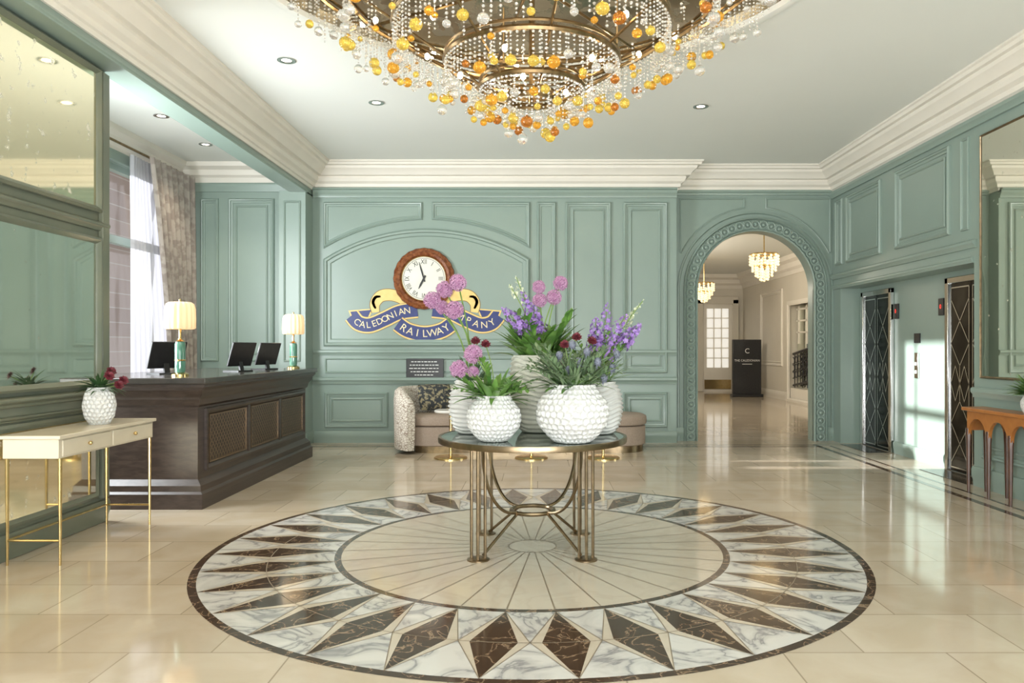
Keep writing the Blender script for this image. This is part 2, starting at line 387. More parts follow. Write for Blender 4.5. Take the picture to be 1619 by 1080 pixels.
dm.build('recess_dome',DOMEM,cl)
struct(MB().box(-5.5,5.0,-2.5,11.75,CEIL+.45,CEIL+.5),'ceiling_slab',CEILM)
# walls
wb=MB();wb.box(-3.95,2.05,BY,BY+.45,0,CEIL+.4)
wall_back=struct(wb,'wall_back',GREEN)
FB=frame((0,BY,0),X3,Z3)
S1=F/BY
def bu(px): return (px-VX)/S1
def bv(py): return H-(py-VY)/S1
pm=MB()
def arcpts(px0,px1,cx,cy,R,k=24):
    out=[]
    for i in range(k+1):
        px=px0+(px1-px0)*i/k;out.append((bu(px),bv(cy-math.sqrt(R*R-(px-cx)**2))))
    return out
AC=(675,662.7,300.7)
a1=arcpts(838,512,*AC)
mould(pm,FB,[(bu(512),bv(548)),(bu(838),bv(548))]+a1,[(0,0),(0,.03),(.025,.055),(.05,.05),(.06,.02),(.1,.018),(.115,0)])
mould(pm,FB,arcpts(512,668,675,662.7,315)+[(bu(668),bv(320)),(bu(512),bv(320))],PROF)
mould(pm,FB,arcpts(683,838,675,662.7,315)+[(bu(838),bv(320)),(bu(683),bv(320))],PROF)
for (a,b) in ((849,879),(894,966),(985,1055)): panel(pm,FB,bu(a),bv(590),bu(b),bv(320))
for (a,b) in ((514,614),(628,735),(745,838),(849,966),(985,1055)): panel(pm,FB,bu(a),bv(676),bu(b),bv(620),inner=False);
for a,b in ((514,614),(849,966),(985,1055)): mould(pm,FB,rect(bu(a)+.09,bv(676)+.09,bu(b)-.09,bv(620)-.09),PTHIN)
panel(pm,FB,bu(514),bv(590),bu(838),bv(566),inner=False,prof=PTHIN)
pm.build('panel_moulding',GREEN,wall_back)
rl=MB();rail(rl,FB,-3.3,2.05,bv(562),bv(553),.04);rail(rl,FB,-3.3,2.05,bv(607),bv(596),.06);rail(rl,FB,-3.3,2.05,bv(313),bv(300),.07);rail(rl,FB,-3.3,2.05,bv(304),bv(298),.1)
rl.build('dado_rail',GREEN,wall_back)
sk=MB();rail(sk,FB,-3.3,2.05,0.0,.17,.04);sk.build('skirting',GREEN,wall_back)
# end pilaster of the beam
pi=MB();pi.box(-3.7,BX,10.9,BY,0,BZ+.02);pil=struct(pi,'wall_pilaster',GREEN)
q=MB();FP=frame((0,10.9,0),X3,Z3);panel(q,FP,-3.63,1.2,-3.39,3.5,inner=False,prof=PTHIN);panel(q,FP,-3.63,.3,-3.39,.85,inner=False,prof=PTHIN);rail(q,FP,-3.7,BX+.01,.95,1.02,.025);rail(q,FP,-3.7,BX+.02,0,.18,.03)
FPs=frame((BX,0,0),Y3,Z3);rail(q,FPs,10.88,BY,0,.18,.03)
q.build('panel_moulding',GREEN,pil)
# beam
bm_=MB();bm_.box(BXI,BX,-2.4,BY,BZ,CEIL+.05);beam=struct(bm_,'trim_1',GREEN)
q=MB();FL=frame((BX,0,0),Y3,Z3);rail(q,FL,-2.3,10.95,BZ,BZ+.04,.03)
q.build('beam_moulding',GREEN,beam)
# cornice
HF=frame((0,0,0),X3,Y3)
z=CEIL
cprof=[(0,z-.38),(.02,z-.38),(.03,z-.345),(.05,z-.335),(.055,z-.29),(.10,z-.26),(.12,z-.22),(.12,z-.19),(.17,z-.185),(.2,z-.14),(.25,z-.10),(.26,z-.065),(.30,z-.06),(.315,z-.03),(.335,z-.02),(.335,z)]
co=MB();mould(co,HF,[(RX,-2.3),(RX,AY),(2.05,AY),(2.05,BY),(BX,BY),(BX,-2.3)],cprof,closed=False)
struct(co,'trim_2',IVORY,ang=25)
co=MB();mould(co,HF,[(BXI,11.25),(-5.3,11.25),(-5.3,6.0)],[(0,z-.27),(.03,z-.27),(.06,z-.2),(.1,z-.17),(.12,z-.1),(.2,z-.06),(.22,z)],closed=False)
struct(co,'trim_3',IVORY,ang=25)
# alcove
al=MB();al.box(-5.5,-3.95,BY,BY+.4,0,CEIL);alc=struct(al,'wall_alcove',GREEN)
q=MB();FA=FB
panel(q,FA,bu(362),1.2,bu(434),3.6);panel(q,FA,bu(318),1.2,bu(346),3.6,inner=False);rail(q,FA,-5.3,-3.7,.93,1.05,.05);rail(q,FA,-5.3,-3.55,3.7,3.83,.05);panel(q,FA,bu(362),.3,bu(434),.85);rail(q,FA,-5.3,-3.7,0,.18,.04)
q.build('panel_moulding',GREEN,alc)
ww=MB();WX=-5.3;wy0,wy1,wz0,wz1=8.55,10.95,.85,3.72
ww.box(WX-.3,WX,5.0,wy0,0,CEIL);ww.box(WX-.3,WX,wy1,BY,0,CEIL);ww.box(WX-.3,WX,wy0,wy1,0,wz0);ww.box(WX-.3,WX,wy0,wy1,wz1,CEIL)
struct(ww,'wall_left',GREEN)
wf=MB()
for (a,b,c,d) in ((wy0,wy0+.08,wz0,wz1),(wy1-.08,wy1,wz0,wz1),(wy0,wy1,wz0,wz0+.08),(wy0,wy1,wz1-.08,wz1),(wy0,wy1,2.72,2.82)): wf.box(WX-.12,WX-.03,a,b,c,d)
for k in (1,2):
    y=wy0+(wy1-wy0)*k/3;wf.box(WX-.11,WX-.04,y-.025,y+.025,wz0,wz1)
wfo=struct(wf,'window_1',GREEN)
MB().box(WX-.08,WX-.07,wy0+.05,wy1-.05,wz0+.05,wz1-.05).build('pane',PANE,wfo)
wc=MB();wc.box(WX,WX+.05,wy0-.14,wy0,wz0-.1,wz1+.14);wc.box(WX,WX+.05,wy1,wy1+.14,wz0-.1,wz1+.14);wc.box(WX,WX+.06,wy0,wy1,wz1,wz1+.14);wc.box(WX,WX+.12,wy0-.1,wy1+.1,wz0-.06,wz0)
wc.build('window_casing',GREEN,wfo,bevel=.01)
struct(MB().box(-5.5,PX-.6,4.9,5.0,0,CEIL),'wall_alcove_end',GREEN)
# left mirrored pier
pr=MB();pr.box(-4.1,PX,-2.4,6.16,0,CEIL);pier=struct(pr,'wall_left_pier',FRAME)
FPi=frame((PX,0,0),Y3,Z3)
q=MB();rail(q,FPi,-2.3,6.17,1.0,1.07,.06);rail(q,FPi,-2.3,6.17,.90,.94,.03);rail(q,FPi,-2.3,6.18,0,.18,.04);rail(q,FPi,-2.3,6.17,2.33,2.40,.045);q.box(PX,PX+.04,6.07,6.165,.2,3.6)
q.build('pier_moulding',FRAME,pier,bevel=.006)
# front wall behind the camera
struct(MB().box(-5.6,5.0,-2.6,-2.4,0,CEIL+.4),'wall_front',GREEN)
# right wall
rw=MB();rw.box(RX,5.0,-2.4,7.77,0,CEIL+.4);rw.box(RX,5.0,7.77,11.7,2.27,CEIL+.4);rw.box(4.74,5.0,7.77,11.7,0,2.27);rw.box(RX,4.74,11.2,11.7,0,2.27)
wr=struct(rw,'wall_right',GREEN)
FR=frame((RX,0,0),-Y3,Z3)
q=MB()
panel(q,FR,-10.95,2.62,-9.85,3.58);panel(q,FR,-9.45,2.62,-8.2,3.58);panel(q,FR,-11.35,2.62,-11.08,3.58,inner=False)
rail(q,FR,-AY,-7.78,2.27,2.33,.03);rail(q,FR,-AY,-7.72,2.42,2.5,.05)
rail(q,FR,-AY,2.3,3.64,3.74,.06);rail(q,FR,-7.75,2.3,0,.2,.04);rail(q,FR,-7.75,2.3,.9,1.0,.05);
panel(q,FR,-7.6,.3,-5.2,.82);panel(q,FR,-8.0,2.62,-7.85,3.58,inner=False,prof=PTHIN)
FR2=frame((4.74,0,0),-Y3,Z3);rail(q,FR2,-10.1,-8.85,0,.16,.03)
q.build('panel_moulding',GREEN,wr)
# arch wall
ACX,AR,ASP=3.28,.87,2.28
def archpath(R,base=0.0,k=64,cx=ACX,sp=ASP):
    return [(cx+R,base)]+[(cx+R*math.cos(PI*i/k),sp+R*math.sin(PI*i/k)) for i in range(k+1)]+[(cx-R,base)]
aw=MB();T=CEIL+.4
for Y in (AY,AY+.2):
    aw.poly([(2.0,Y,0),(ACX-AR,Y,0),(ACX-AR,Y,T),(2.0,Y,T)]);aw.poly([(ACX+AR,Y,0),(5.0,Y,0),(5.0,Y,T),(ACX+AR,Y,T)])
    ap=archpath(AR)[1:-1]
    for (p,r) in zip(ap,ap[1:]): aw.poly([(p[0],Y,p[1]),(p[0],Y,T),(r[0],Y,T),(r[0],Y,r[1])])
awo=struct(aw,'wall_arch',GREEN,recalc=False,smooth=False)
q=MB();ap=archpath(AR);vs=[]
for p in ap: vs+=[(p[0],AY-.02,p[1]),(p[0],AY+.2,p[1])]
q.add(vs,[(2*i,2*i+1,2*i+3,2*i+2) for i in range(len(ap)-1)]);q.build('arch_reveal',GREEN,awo)
FAr=frame((0,AY,0),X3,Z3)
q=MB()
mould(q,FAr,archpath(AR+.21),[(0,0),(0,.055),(.02,.07),(.035,.022),(.175,.022),(.19,.068),(.205,.06),(.21,.03),(.21,0)],closed=False)
path=archpath(AR+.105);segs=[Vector(p) for p in path]
lens=[(r-p).length for p,r in zip(segs,segs[1:])];total=sum(lens);nb=int(total/.12)
for i in range(nb):
    s=(i+.5)*total/nb;k=0
    while k<len(lens)-1 and s>lens[k]: s-=lens[k];k+=1
    p,r=segs[k],segs[k+1];t=(r-p)/lens[k];c=p+t*s;nn=Vector((-t.y,t.x))
    q.ball(pt(FAr,c.x,c.y,.036),.030,8,6)
    ring=[c+(t*math.cos(2*PI*j/12)*.056+nn*math.sin(2*PI*j/12)*.058) for j in range(12)]
    q.tube([pt(FAr,g.x,g.y,.040) for g in ring],.014,5,closed=True)
    for sg in (-1,1):
        c2=c+nn*.046*sg+t*.06;q.ball(pt(FAr,c2.x,c2.y,.032),.020,6,4)
q.build('carved_archivolt',GREEN,awo)
q=MB();mould(q,FAr,archpath(AR+.3),[(0,0),(0,.03),(.02,.035),(.035,.0)],closed=False)
for s in (-1,1):
    r0=AR+.36
    arc=[(ACX+s*r0*math.cos(a),ASP+r0*math.sin(a)) for a in [PI/2*(.22+.70*i/10) for i in range(11)]]
    xe=ACX+s*1.14
    poly=[(xe,ASP+r0*math.sin(PI/2*.30))]+[p for p in arc if abs(p[0]-ACX)<1.14]+[(arc[-1][0],3.66),(xe,3.66)]
    mould(q,FAr,poly[::-1] if s>0 else poly,PTHIN)
rail(q,FAr,2.05,RX,3.70,3.78,.06);rail(q,FAr,2.05,2.2,0,.2,.04);rail(q,FAr,4.36,RX,0,.2,.04)
q.build('panel_moulding',GREEN,awo)
# hall beyond the arch
struct(MB().box(2.0,7.0,AY+.2,24.7,3.75,3.85),'ceiling_hall',CEILM)
hw=MB();hw.box(1.7,7.0,24.5,24.7,0,3.8);whb=struct(hw,'wall_hall_back',HALLW)
struct(MB().box(1.7,2.0,BY+.46,24.6,0,3.85),'wall_hall_left',HALLW)
struct(MB().box(5.0,7.0,AY,AY+.2,0,3.85),'wall_hall_front',HALLW)
HRX=6.6
hr=MB();hr.box(HRX,7.0,AY+.2,16.9,0,3.8);hr.box(HRX,7.0,20.0,24.6,0,3.8);hr.box(HRX,7.0,16.9,20.0,2.55,3.8);hr.box(HRX+.35,7.0,16.9,20.0,0,2.55)
whr=struct(hr,'wall_hall_right',HALLW)
q=MB();mould(q,HF,[(HRX,AY+.2),(HRX,24.5),(2.0,24.5)],[(0,3.3),(.03,3.3),(.05,3.4),(.12,3.46),(.15,3.58),(.25,3.64),(.27,3.75)],closed=False)
FHR=frame((HRX,0,0),-Y3,Z3);FHB=frame((0,24.5,0),X3,Z3)
mould(q,FHR,rect(-19.95,.1,-16.95,2.5),[(-.12,0),(-.12,.04),(-.04,.06),(0,.04),(0,0)])
panel(q,FHR,-22.5,.9,-20.5,3.0);rail(q,FHR,-24.5,-20.2,0,.22,.04);rail(q,FHB,2,6.6,0,.22,.04)
q.build('hall_moulding',IVORY,whr)
q=MB();q.box(HRX+.2,HRX+.34,16.95,19.95,.1,2.5)
q.build('stair_opening_glass',CMIR,whr)
hb=thing('stair_balustrade','dark patterned metal balustrade seen through the right side of the arch','balustrade',(HRX+.1,18.4,0))
q=MB()
for i in range(14):
    y=17.0+i*.22;z0=.55+(19.95-y)*.13
    q.tube([(HRX+.1,y,z0-.2),(HRX+.1,y,z0+.65)],.012,6)
    for k in range(3):
        zc=z0+.12+k*.19;q.tube([(HRX+.1,y+.11+.085*math.cos(a),zc+.085*math.sin(a)) for a in [2*PI*j/10 for j in range(10)]],.012,5,closed=True)
q.build('scroll_infill',BLACK,hb)
q=MB();q.tube([(HRX+.1,19.95,1.24),(HRX+.1,16.95,1.63)],.035,8);q.build('handrail',BLACK,hb)
q=MB();q.tube([(HRX+.1,19.95,.42),(HRX+.1,16.95,.8)],.03,8);q.build('bottom_rail',BLACK,hb)
q=MB();q.box(HRX+.02,HRX+.18,16.93,19.97,0,.35);q.build('stringer',IVORY,hb)
q=MB()
for y in (18.6,19.2,19.8):q.box(HRX+.17,HRX+.2,y-.03,y+.03,1.5,2.5)
for zz in (1.8,2.1,2.4):q.box(HRX+.17,HRX+.2,16.95,19.95,zz-.02,zz+.02)
struct(q,'window_2',IVORY)
# hall end door
def U24(px): return (px-VX)/F*24.4
dq=MB();a,b=U24(1112),U24(1158)
for (x0,x1,z0,z1) in ((a-.2,a,0,2.95),(b,b+.2,0,2.95),(a-.2,b+.2,2.8,3.05)):dq.box(x0,x1,24.36,24.5,z0,z1)
d3=struct(dq,'door_3',HALLW,bevel=.02)
q=MB();q.box(a,b,24.44,24.49,0,2.8);q.build('door_panel',IVORY,d3)
for i in range(3):
    for j in range(6):
        w=(b-a-.2)/3;x0=a+.1+i*w;z0=.75+j*.32
        q=MB();q.box(x0+.025,x0+w-.025,24.42,24.435,z0+.02,z0+.30);q.build('pane',LITG,d3)
q=MB();q.box(a+.04,b-.04,24.41,24.435,.08,.38);q.build('kick_plate',BRASSL,d3)
# elevator doors
def elevator(name,y0,y1):
    X=4.74
    q=MB();q.box(X-.05,X,y0-.07,y0,0,2.2);q.box(X-.05,X,y1,y1+.07,0,2.2);q.box(X-.05,X,y0-.07,y1+.07,2.13,2.2)
    d=struct(q,name,CHROME,bevel=.008)
    ym=(y0+y1)/2
    for (a,b) in ((y0,ym-.004),(ym+.004,y1)):
        q=MB();q.box(X-.025,X-.005,a,b,0.01,2.13);q.build('door_leaf',LIFTM,d)
    Fe=frame((X-.025,0,0),-Y3,Z3);w=y1-y0
    for c in (.25,.75):
        q=MB();y=y0+w*c;h=w*.21
        for (p,r) in (((-1,.05),(-1,2.08)),((1,.05),(1,2.08)),((-1,.05),(1,.05)),((-1,2.08),(1,2.08)),((-1,.1),(1,.55)),((1,.1),(-1,.55)),((-1,.55),(0,.8)),((1,.55),(0,.8)),((-1,1.45),(0,1.2)),((1,1.45),(0,1.2)),((-1,1.45),(1,1.95)),((1,1.45),(-1,1.95)),((0,.8),(0,1.2)),((-.5,.8),(0,1.0)),((-.5,.8),(-1,1.0)),((.5,.8),(0,1.0)),((.5,.8),(1,1.0)),((-.5,1.2),(0,1.0)),((-.5,1.2),(-1,1.0)),((.5,1.2),(0,1.0)),((.5,1.2),(1,1.0))):
            strip(q,Fe,[Vector((-(y+p[0]*h),p[1])),Vector((-(y+r[0]*h),r[1]))],.013,.004)
        q.build('etched_lines',ETCH,d,recalc=False)
    q=MB();q.box(X-.35,X-.06,y0-.05,y1+.05,0.001,.004);q.build('sill_plate',SKIRT,d)
elevator('door_1',10.2,11.0);elevator('door_2',7.86,8.72)
def callpanel(y,z0,z1,w,label,arrow):
    t=thing('lift_indicator' if arrow else 'call_panel',label,'lift indicator' if arrow else 'control panel',(4.735,y,(z0+z1)/2))
    q=MB();q.box(4.715,4.739,y-w/2,y+w/2,z0,z1);q.build('plate',BLACK if arrow else CHROME,t,bevel=.004)
    Fe=frame((4.715,0,0),-Y3,Z3)
    if arrow:
        q=MB();text(q,Fe,'0',.075,-y,(z0+z1)/2,.002);q.build('digit',REDL,t)
    else:
        for k in range(2):
            q=MB();q.box(4.708,4.714,y-.02,y+.02,z0+.06+k*.10,z0+.10+k*.10);q.build('button',WHITE,t)
callpanel(10.04,1.78,1.98,.11,'black lift indicator with red digit beside the far lift door',True)
callpanel(8.92,1.78,1.98,.11,'black lift indicator with red digit beside the near lift door',True)
callpanel(9.5,1.02,1.34,.085,'tall steel call button plate between the two lift doors',False)
t=thing('wall_notice','small square black notice between the two lift doors','sign',(4.735,9.5,1.52))
MB().box(4.725,4.739,9.43,9.57,1.46,1.58).build('plate',BLACK,t)

# ---------------------------------------------------------------- mirrors
def mirror_thing(Fm,u0,v0,u1,v1,label,mm,fm,fw=.05,d=.055):
    c=pt(Fm,(u0+u1)/2,v0,.02);t=thing('wall_mirror',label,'mirror',c)
    q=MB();q.poly([pt(Fm,u0,v0,.022),pt(Fm,u1,v0,.022),pt(Fm,u1,v1,.022),pt(Fm,u0,v1,.022)]);q.build('mirror_glass',mm,t)
    q=MB();mould(q,Fm,rect(u0-fw,v0-fw,u1+fw,v1+fw),[(0,.001),(0,d*.7),(fw*.4,d),(fw*.8,d*.7),(fw,.0225)]);q.build('mirror_frame',fm,t)
mirror_thing(FPi,3.2,2.52,6.0,3.56,'large gold-tinted antique mirror panel at the top of the left pier',AMIR,FRAME)
mirror_thing(FPi,3.2,1.15,6.0,2.22,'middle mirror panel on the left pier above the cream console',CMIR,FRAME)
mirror_thing(FPi,3.2,.26,6.0,.84,'low mirror panel on the left pier behind the cream console',AMIR,FRAME,d=.03)
mirror_thing(FR,-7.6,1.12,-5.0,3.5,'tall antique mirror on the right wall above the orange wood console',RMIR,BRASS,.025,.035)

# ---------------------------------------------------------------- reception desk
dk=thing('reception_desk','long dark oak reception desk with lattice panels and black top','reception desk',(-3.5,8.2,0))
dx0,dx1,dy0,dy1=-4.15,-2.97,6.66,9.75
plan=rect(dx0,dy0,dx1,dy1)
q=MB();mould(q,HF,plan,[(-.07,0),(-.07,.13),(-.05,.15),(-.045,.2),(-.015,.235),(0,.25),(0,.88),(-.02,.9),(-.03,.95),(-.06,.99),(-.07,1.03),(-.1,1.06),(-.1,1.085)],cap=True);q.build('desk_body',DESKW,dk,ang=25)
q=MB();q.box(dx0-.12,dx1+.12,dy0-.12,dy1+.12,1.087,1.14);q.build('desk_top',SKIRT,dk,bevel=.008)
FD=frame((dx1,0,0),Y3,Z3)
bays=[(6.86,7.74),(7.86,8.68),(8.80,9.58)]
q=MB();mould(q,FD,rect(6.79,.31,9.65,.86),[(0,0),(0,.025),(.02,.03),(.05,.012),(.06,.002)]);q.build('panel_frame',DESKW,dk)
for y in (7.80,8.74):
    q=MB();q.box(dx1+.001,dx1+.022,y-.035,y+.035,.35,.82);q.build('panel_divider',DESKW,dk,bevel=.004)
LATM=mat('brass_lattice',(.26,.185,.12),(.20,.145,.095),rough=.38,scale=20,metal=.6)
LATF=mat('dark_brass_frame',(.24,.17,.11),(.18,.13,.085),rough=.35,scale=20,metal=.8)
for (a,b) in bays:
    q=MB();z0,z1=.37,.80;w=b-a;h=z1-z0;s=.062
    def clipline(u0,sg):
        ts=[0,1]
        for lim in (0,w):
            tt=(lim-u0)/(sg*h)
            if 0<tt<1: ts.append(tt)
        ts=sorted(ts);best=None
        for t0,t1 in zip(ts,ts[1:]):
            m=u0+sg*h*(t0+t1)/2
            if 0<=m<=w: best=(t0,t1)
        return best
    for sg,nn in ((1,.010),(-1,.013)):
        k=-int(h/s)-2
        for i in range(k,int((w+h)/s)+12):
            u0=i*s;bb=clipline(u0,sg)
            if bb:
                A=Vector((a+u0+sg*h*bb[0],z0+h*bb[0]));B=Vector((a+u0+sg*h*bb[1],z0+h*bb[1]))
                if (B-A).length>.01: strip(q,FD,[A,B],.012,nn)
    q.build('lattice_panel',LATM,dk,smooth=False,recalc=False)
    q=MB();mould(q,FD,rect(a,z0,b,z1),[(0,.004),(0,.02),(.014,.02),(.014,.004)]);q.build('lattice_frame',LATF,dk)
# desk lamps
def lamp(x,y,label):
    z=1.14;t=thing('table_lamp',label,'lamp',(x,y,z),'cream shaded lamps on the reception desk')
    q=MB();q.lathe([(0,0),(.075,0),(.075,.02),(.05,.035),(0,.036)],(x,y,z),24);q.build('lamp_foot',BRASSL,t)
    q=MB();q.lathe([(0,.036),(.042,.036),(.046,.06),(.046,.29),(.04,.315),(0,.32)],(x,y,z),20);q.build('lamp_base',JADE,t)
    q=MB();q.lathe([(.0465,.14),(.052,.145),(.0465,.155)],(x,y,z),20);q.build('band',BRASSL,t)
    q=MB();q.lathe([(0,.32),(.05,.32),(.02,.335),(.012,.35),(.012,.45),(0,.45)],(x,y,z),14);q.build('lamp_neck',BRASSL,t)
    q=MB();q.lathe([(0,.68),(.012,.68),(.012,.7),(0,.71)],(x,y,z),10);q.build('finial',BRASSL,t)
    q=MB();q.lathe([(.112,.43),(.126,.44),(.128,.52),(.124,.62),(.112,.66),(.09,.676),(.0,.682)],(x,y,z),96,rf=lambda a,zz:1+.05*math.cos(16*a));q.build('lamp_shade',SHADE,t,ang=60)
lamp(-3.26,6.95,'near desk lamp with cream pleated shade and green glass base, the larger in view')
lamp(-3.06,9.55,'far desk lamp with cream pleated shade at the far end of the desk')
def monitor(x,y,rz,label):
    t=thing('computer_monitor',label,'monitor',(x,y,1.14),'black monitors on the reception desk')
    M=Matrix.Translation((x,y,1.14))@Matrix.Rotation(rz,4,'Z')
    q=MB();q.obox(M@Matrix.Translation((-.05,0,.008)),.2,.24,.016);q.obox(M@Matrix.Translation((-.02,0,.09))@Matrix.Rotation(-.2,4,'Y'),.02,.06,.16);q.build('monitor_stand',BLACK,t)
    q=MB();q.obox(M@Matrix.Translation((0,0,.19))@Matrix.Rotation(.3,4,'Y'),.022,.38,.27);q.build('monitor_screen',BLACK,t,bevel=.006)
monitor(-3.62,7.45,-.5,'black monitor behind the near lamp on the reception desk')
monitor(-3.22,8.3,-.3,'black monitor in the middle of the reception desk')
monitor(-3.2,9.05,-.3,'black monitor closest to the far lamp on the reception desk')

# ---------------------------------------------------------------- curtains
def curtain(name,mt,yt0,yt1,yb0,yb1,z0,z1,x,folds,amp,label):
    q=MB();n=folds*8;m=14;vs=[]
    for j in range(m+1):
        tz=j/m
        for i in range(n+1):
            u=i/n;e=tz**1.6;ya=yb0+(yt0-yb0)*e;yb=yb1+(yt1-yb1)*e
            vs.append((x+amp*math.sin(2*PI*folds*u+.5*math.sin(5*u))*(.8+.2*math.sin(7*u+tz)),ya+(yb-ya)*u,z0+(z1-z0)*tz))
    q.add(vs,[(j*(n+1)+i,j*(n+1)+i+1,(j+1)*(n+1)+i+1,(j+1)*(n+1)+i) for j in range(m) for i in range(n)])
    o=q.build(name,mt,loc=(x,(yb0+yb1)/2,z0),ang=80);tag(o,label,'curtain');return o
curtain('sheer_curtain',SHEER,9.62,10.2,9.62,10.75,.02,3.84,-5.14,8,.04,'white sheer curtain hanging at the tall window behind the desk')
curtain('drape',DRAPE,9.8,11.1,10.4,11.15,.02,3.86,-4.99,8,.05,'mottled taupe full-length drape beside the white sheer')
rp=thing('curtain_pole','dark curtain pole over the tall window','curtain pole',(-5.07,9.9,3.87))
q=MB();q.tube([(-5.07,8.5,3.885),(-5.07,11.15,3.885)],.016,10);q.build('pole',BRONZE,rp)
for y in (8.6,11.12):
    q=MB();q.tube([(-5.07,y,3.885),(-5.3,y,3.885)],.01,6);q.build('bracket',BRONZE,rp)

# ---------------------------------------------------------------- clock, emblem, plaque
cx,cz=bu(671),bv(441);FC=frame((cx,BY-.002,cz),X3,Z3)
MC=Matrix((FC[1],FC[2],FC[3])).transposed()
ck=thing('wall_clock','round mahogany wall clock with white Roman numeral face','clock',(cx,BY,cz))
q=MB();q.lathe([(.45,0),(.455,.03),(.445,.06),(.41,.075),(.385,.105),(.35,.09),(.335,.06),(.32,.055)],FC[0],96,MC,rf=lambda a,z_:1+(.008*math.cos(24*a) if z_<.065 else 0))
for k in range(60):
    a=2*PI*k/60;q.ball(pt(FC,.43*math.cos(a),.43*math.sin(a),.067),.01,6,4)
q.build('clock_case',CLOCKW,ck)
q=MB();q.lathe([(0,.05),(.322,.05),(.322,.056)],FC[0],48,MC);q.build('clock_face',FACE,ck)
q=MB();q.lathe([(.318,.056),(.326,.075),(.334,.062)],FC[0],48,MC);q.build('bezel',BRASSL,ck)
for k,nm in enumerate(['XII','I','II','III','IIII','V','VI','VII','VIII','IX','X','XI']):
    a=PI/2-2*PI*k/12;q=MB();text(q,FC,nm,.1,.245*math.cos(a),.245*math.sin(a),.053,a-PI/2,.75);q.build('numeral',INK,ck,smooth=False,recalc=False)
q=MB();q.lathe([(.296,.0525),(.301,.0525)],FC[0],60,MC);q.build('minute_track',INK,ck,smooth=False,recalc=False)
def hand(deg,L,w,nm,n):
    a=math.radians(90-deg);d=Vector((math.cos(a),math.sin(a)));q=MB();pts=[-d*.05,d*L*.6,d*L]
    strip(q,FC,pts,lambda t:w*(1.2 if t<.6 else .3),n);q.lathe([(0,n-.001),(.016,n-.001),(.016,n+.002),(0,n+.002)],FC[0],12,MC);q.build(nm,INK,ck,smooth=False,recalc=False)
hand(207,.17,.024,'hour_hand',.058);hand(344,.25,.018,'minute_hand',.062)
em=thing('wall_emblem','painted blue and gold ribbon scroll emblem below the clock','emblem',(cx,BY,bv(500)))
def rib(pts): return smooth_curve([(bu(a),bv(b)) for a,b in pts],8)
LP=[(556,499),(567,511),(585,514),(608,505),(632,494),(660,490)]
RP=[(1344-a,b) for a,b in LP][::-1]
CP=[(629,512),(646,523),(672,528),(698,523),(715,512)]
for s in (1,-1):
    def mx(p): return (p[0] if s>0 else 1344-p[0],p[1])
    fol=MB()
    for pts,w in (([(594,494),(593,480),(603,468),(622,467),(640,476),(656,492)],.17),([(594,488),(590,478),(594,470),(602,469)],.05),([(636,500),(628,494),(622,500),(626,510)],.06)):
        for mi,dw,nn in ((1,.016,.003),(0,-.004,.005)):
            fol.mi=mi;strip(fol,FB,rib([mx(p) for p in pts]),lambda t,w=w,dw=dw:w*(.45+.55*math.sin(PI*min(1,t*.85+.1)))+dw,nn)
    fol.build('gold_scroll',[GOLD,GOLDD],em,smooth=False,recalc=False)
for pts,dz in ((LP,0),(RP,0),(CP,.006)):
    rb=MB();rb.mi=2;strip(rb,FB,rib(pts),.25,.006+dz);rb.mi=1;strip(rb,FB,rib(pts),.238,.007+dz);rb.mi=0;strip(rb,FB,rib(pts),.195,.009+dz)
    rb.build('ribbon',[NAVY,GOLD,GOLDD],em,smooth=False,recalc=False)
for s in (1,-1):
    def mx(p): return (p[0] if s>0 else 1344-p[0],p[1])
    rb=MB();rb.mi=1;rb.poly([pt(FB,bu(a),bv(b),.003) for a,b in [mx((551,491)),mx((590,488)),mx((584,503)),mx((556,506))]])
    rb.mi=0;rb.poly([pt(FB,bu(a),bv(b),.0045) for a,b in [mx((554,493)),mx((587,490)),mx((582,501)),mx((558,503))]])
    rb.build('ribbon_tail',[NAVY,GOLD,GOLDD],em,smooth=False,recalc=False)
def curve_text(word,pts,size,s0,s1,n):
    lt=MB()
    cv=rib(pts);ls=[0]
    for a,b in zip(cv,cv[1:]): ls.append(ls[-1]+(b-a).length)
    for i,ch in enumerate(word):
        t=(s0+(s1-s0)*i/(len(word)-1))*ls[-1]
        k=max(j for j in range(len(ls)-1) if ls[j]<=t);f=(t-ls[k])/(ls[k+1]-ls[k]);p=cv[k].lerp(cv[k+1],f);d=cv[k+1]-cv[k]
        text(lt,FB,ch,size,p.x,p.y,n,math.atan2(d.y,d.x),1.0)
    lt.build('lettering',LETTER,em,smooth=False,recalc=False)
curve_text('CALEDONIAN',LP,.135,.12,.86,.011);curve_text('COMPANY',RP,.14,.17,.87,.011);curve_text('RAILWAY',CP,.155,.12,.88,.017)
pq=thing('wall_plaque','dark rectangular plaque with lines of white text above the sofa','plaque',(bu(672),BY-.03,bv(598)))
q=MB();q.box(bu(643),bu(702),BY-.05,BY-.035,bv(598),bv(567));q.build('plaque_board',BLACK,pq,bevel=.004)
FQ=frame((0,BY-.051,0),X3,Z3)
for k in range(5):
    q=MB();w=[.40,.44,.46,.42,.3][k];v=bv(572+k*5.2)
    x=bu(672.5)-w/2
    while x<bu(672.5)+w/2-.02:
        l=random.uniform(.025,.06);strip(q,FQ,[Vector((x,v)),Vector((min(x+l,bu(672.5)+w/2),v))],.012,.001);x+=l+.012
    q.build('text_line',SIGNW,pq,smooth=False,recalc=False)
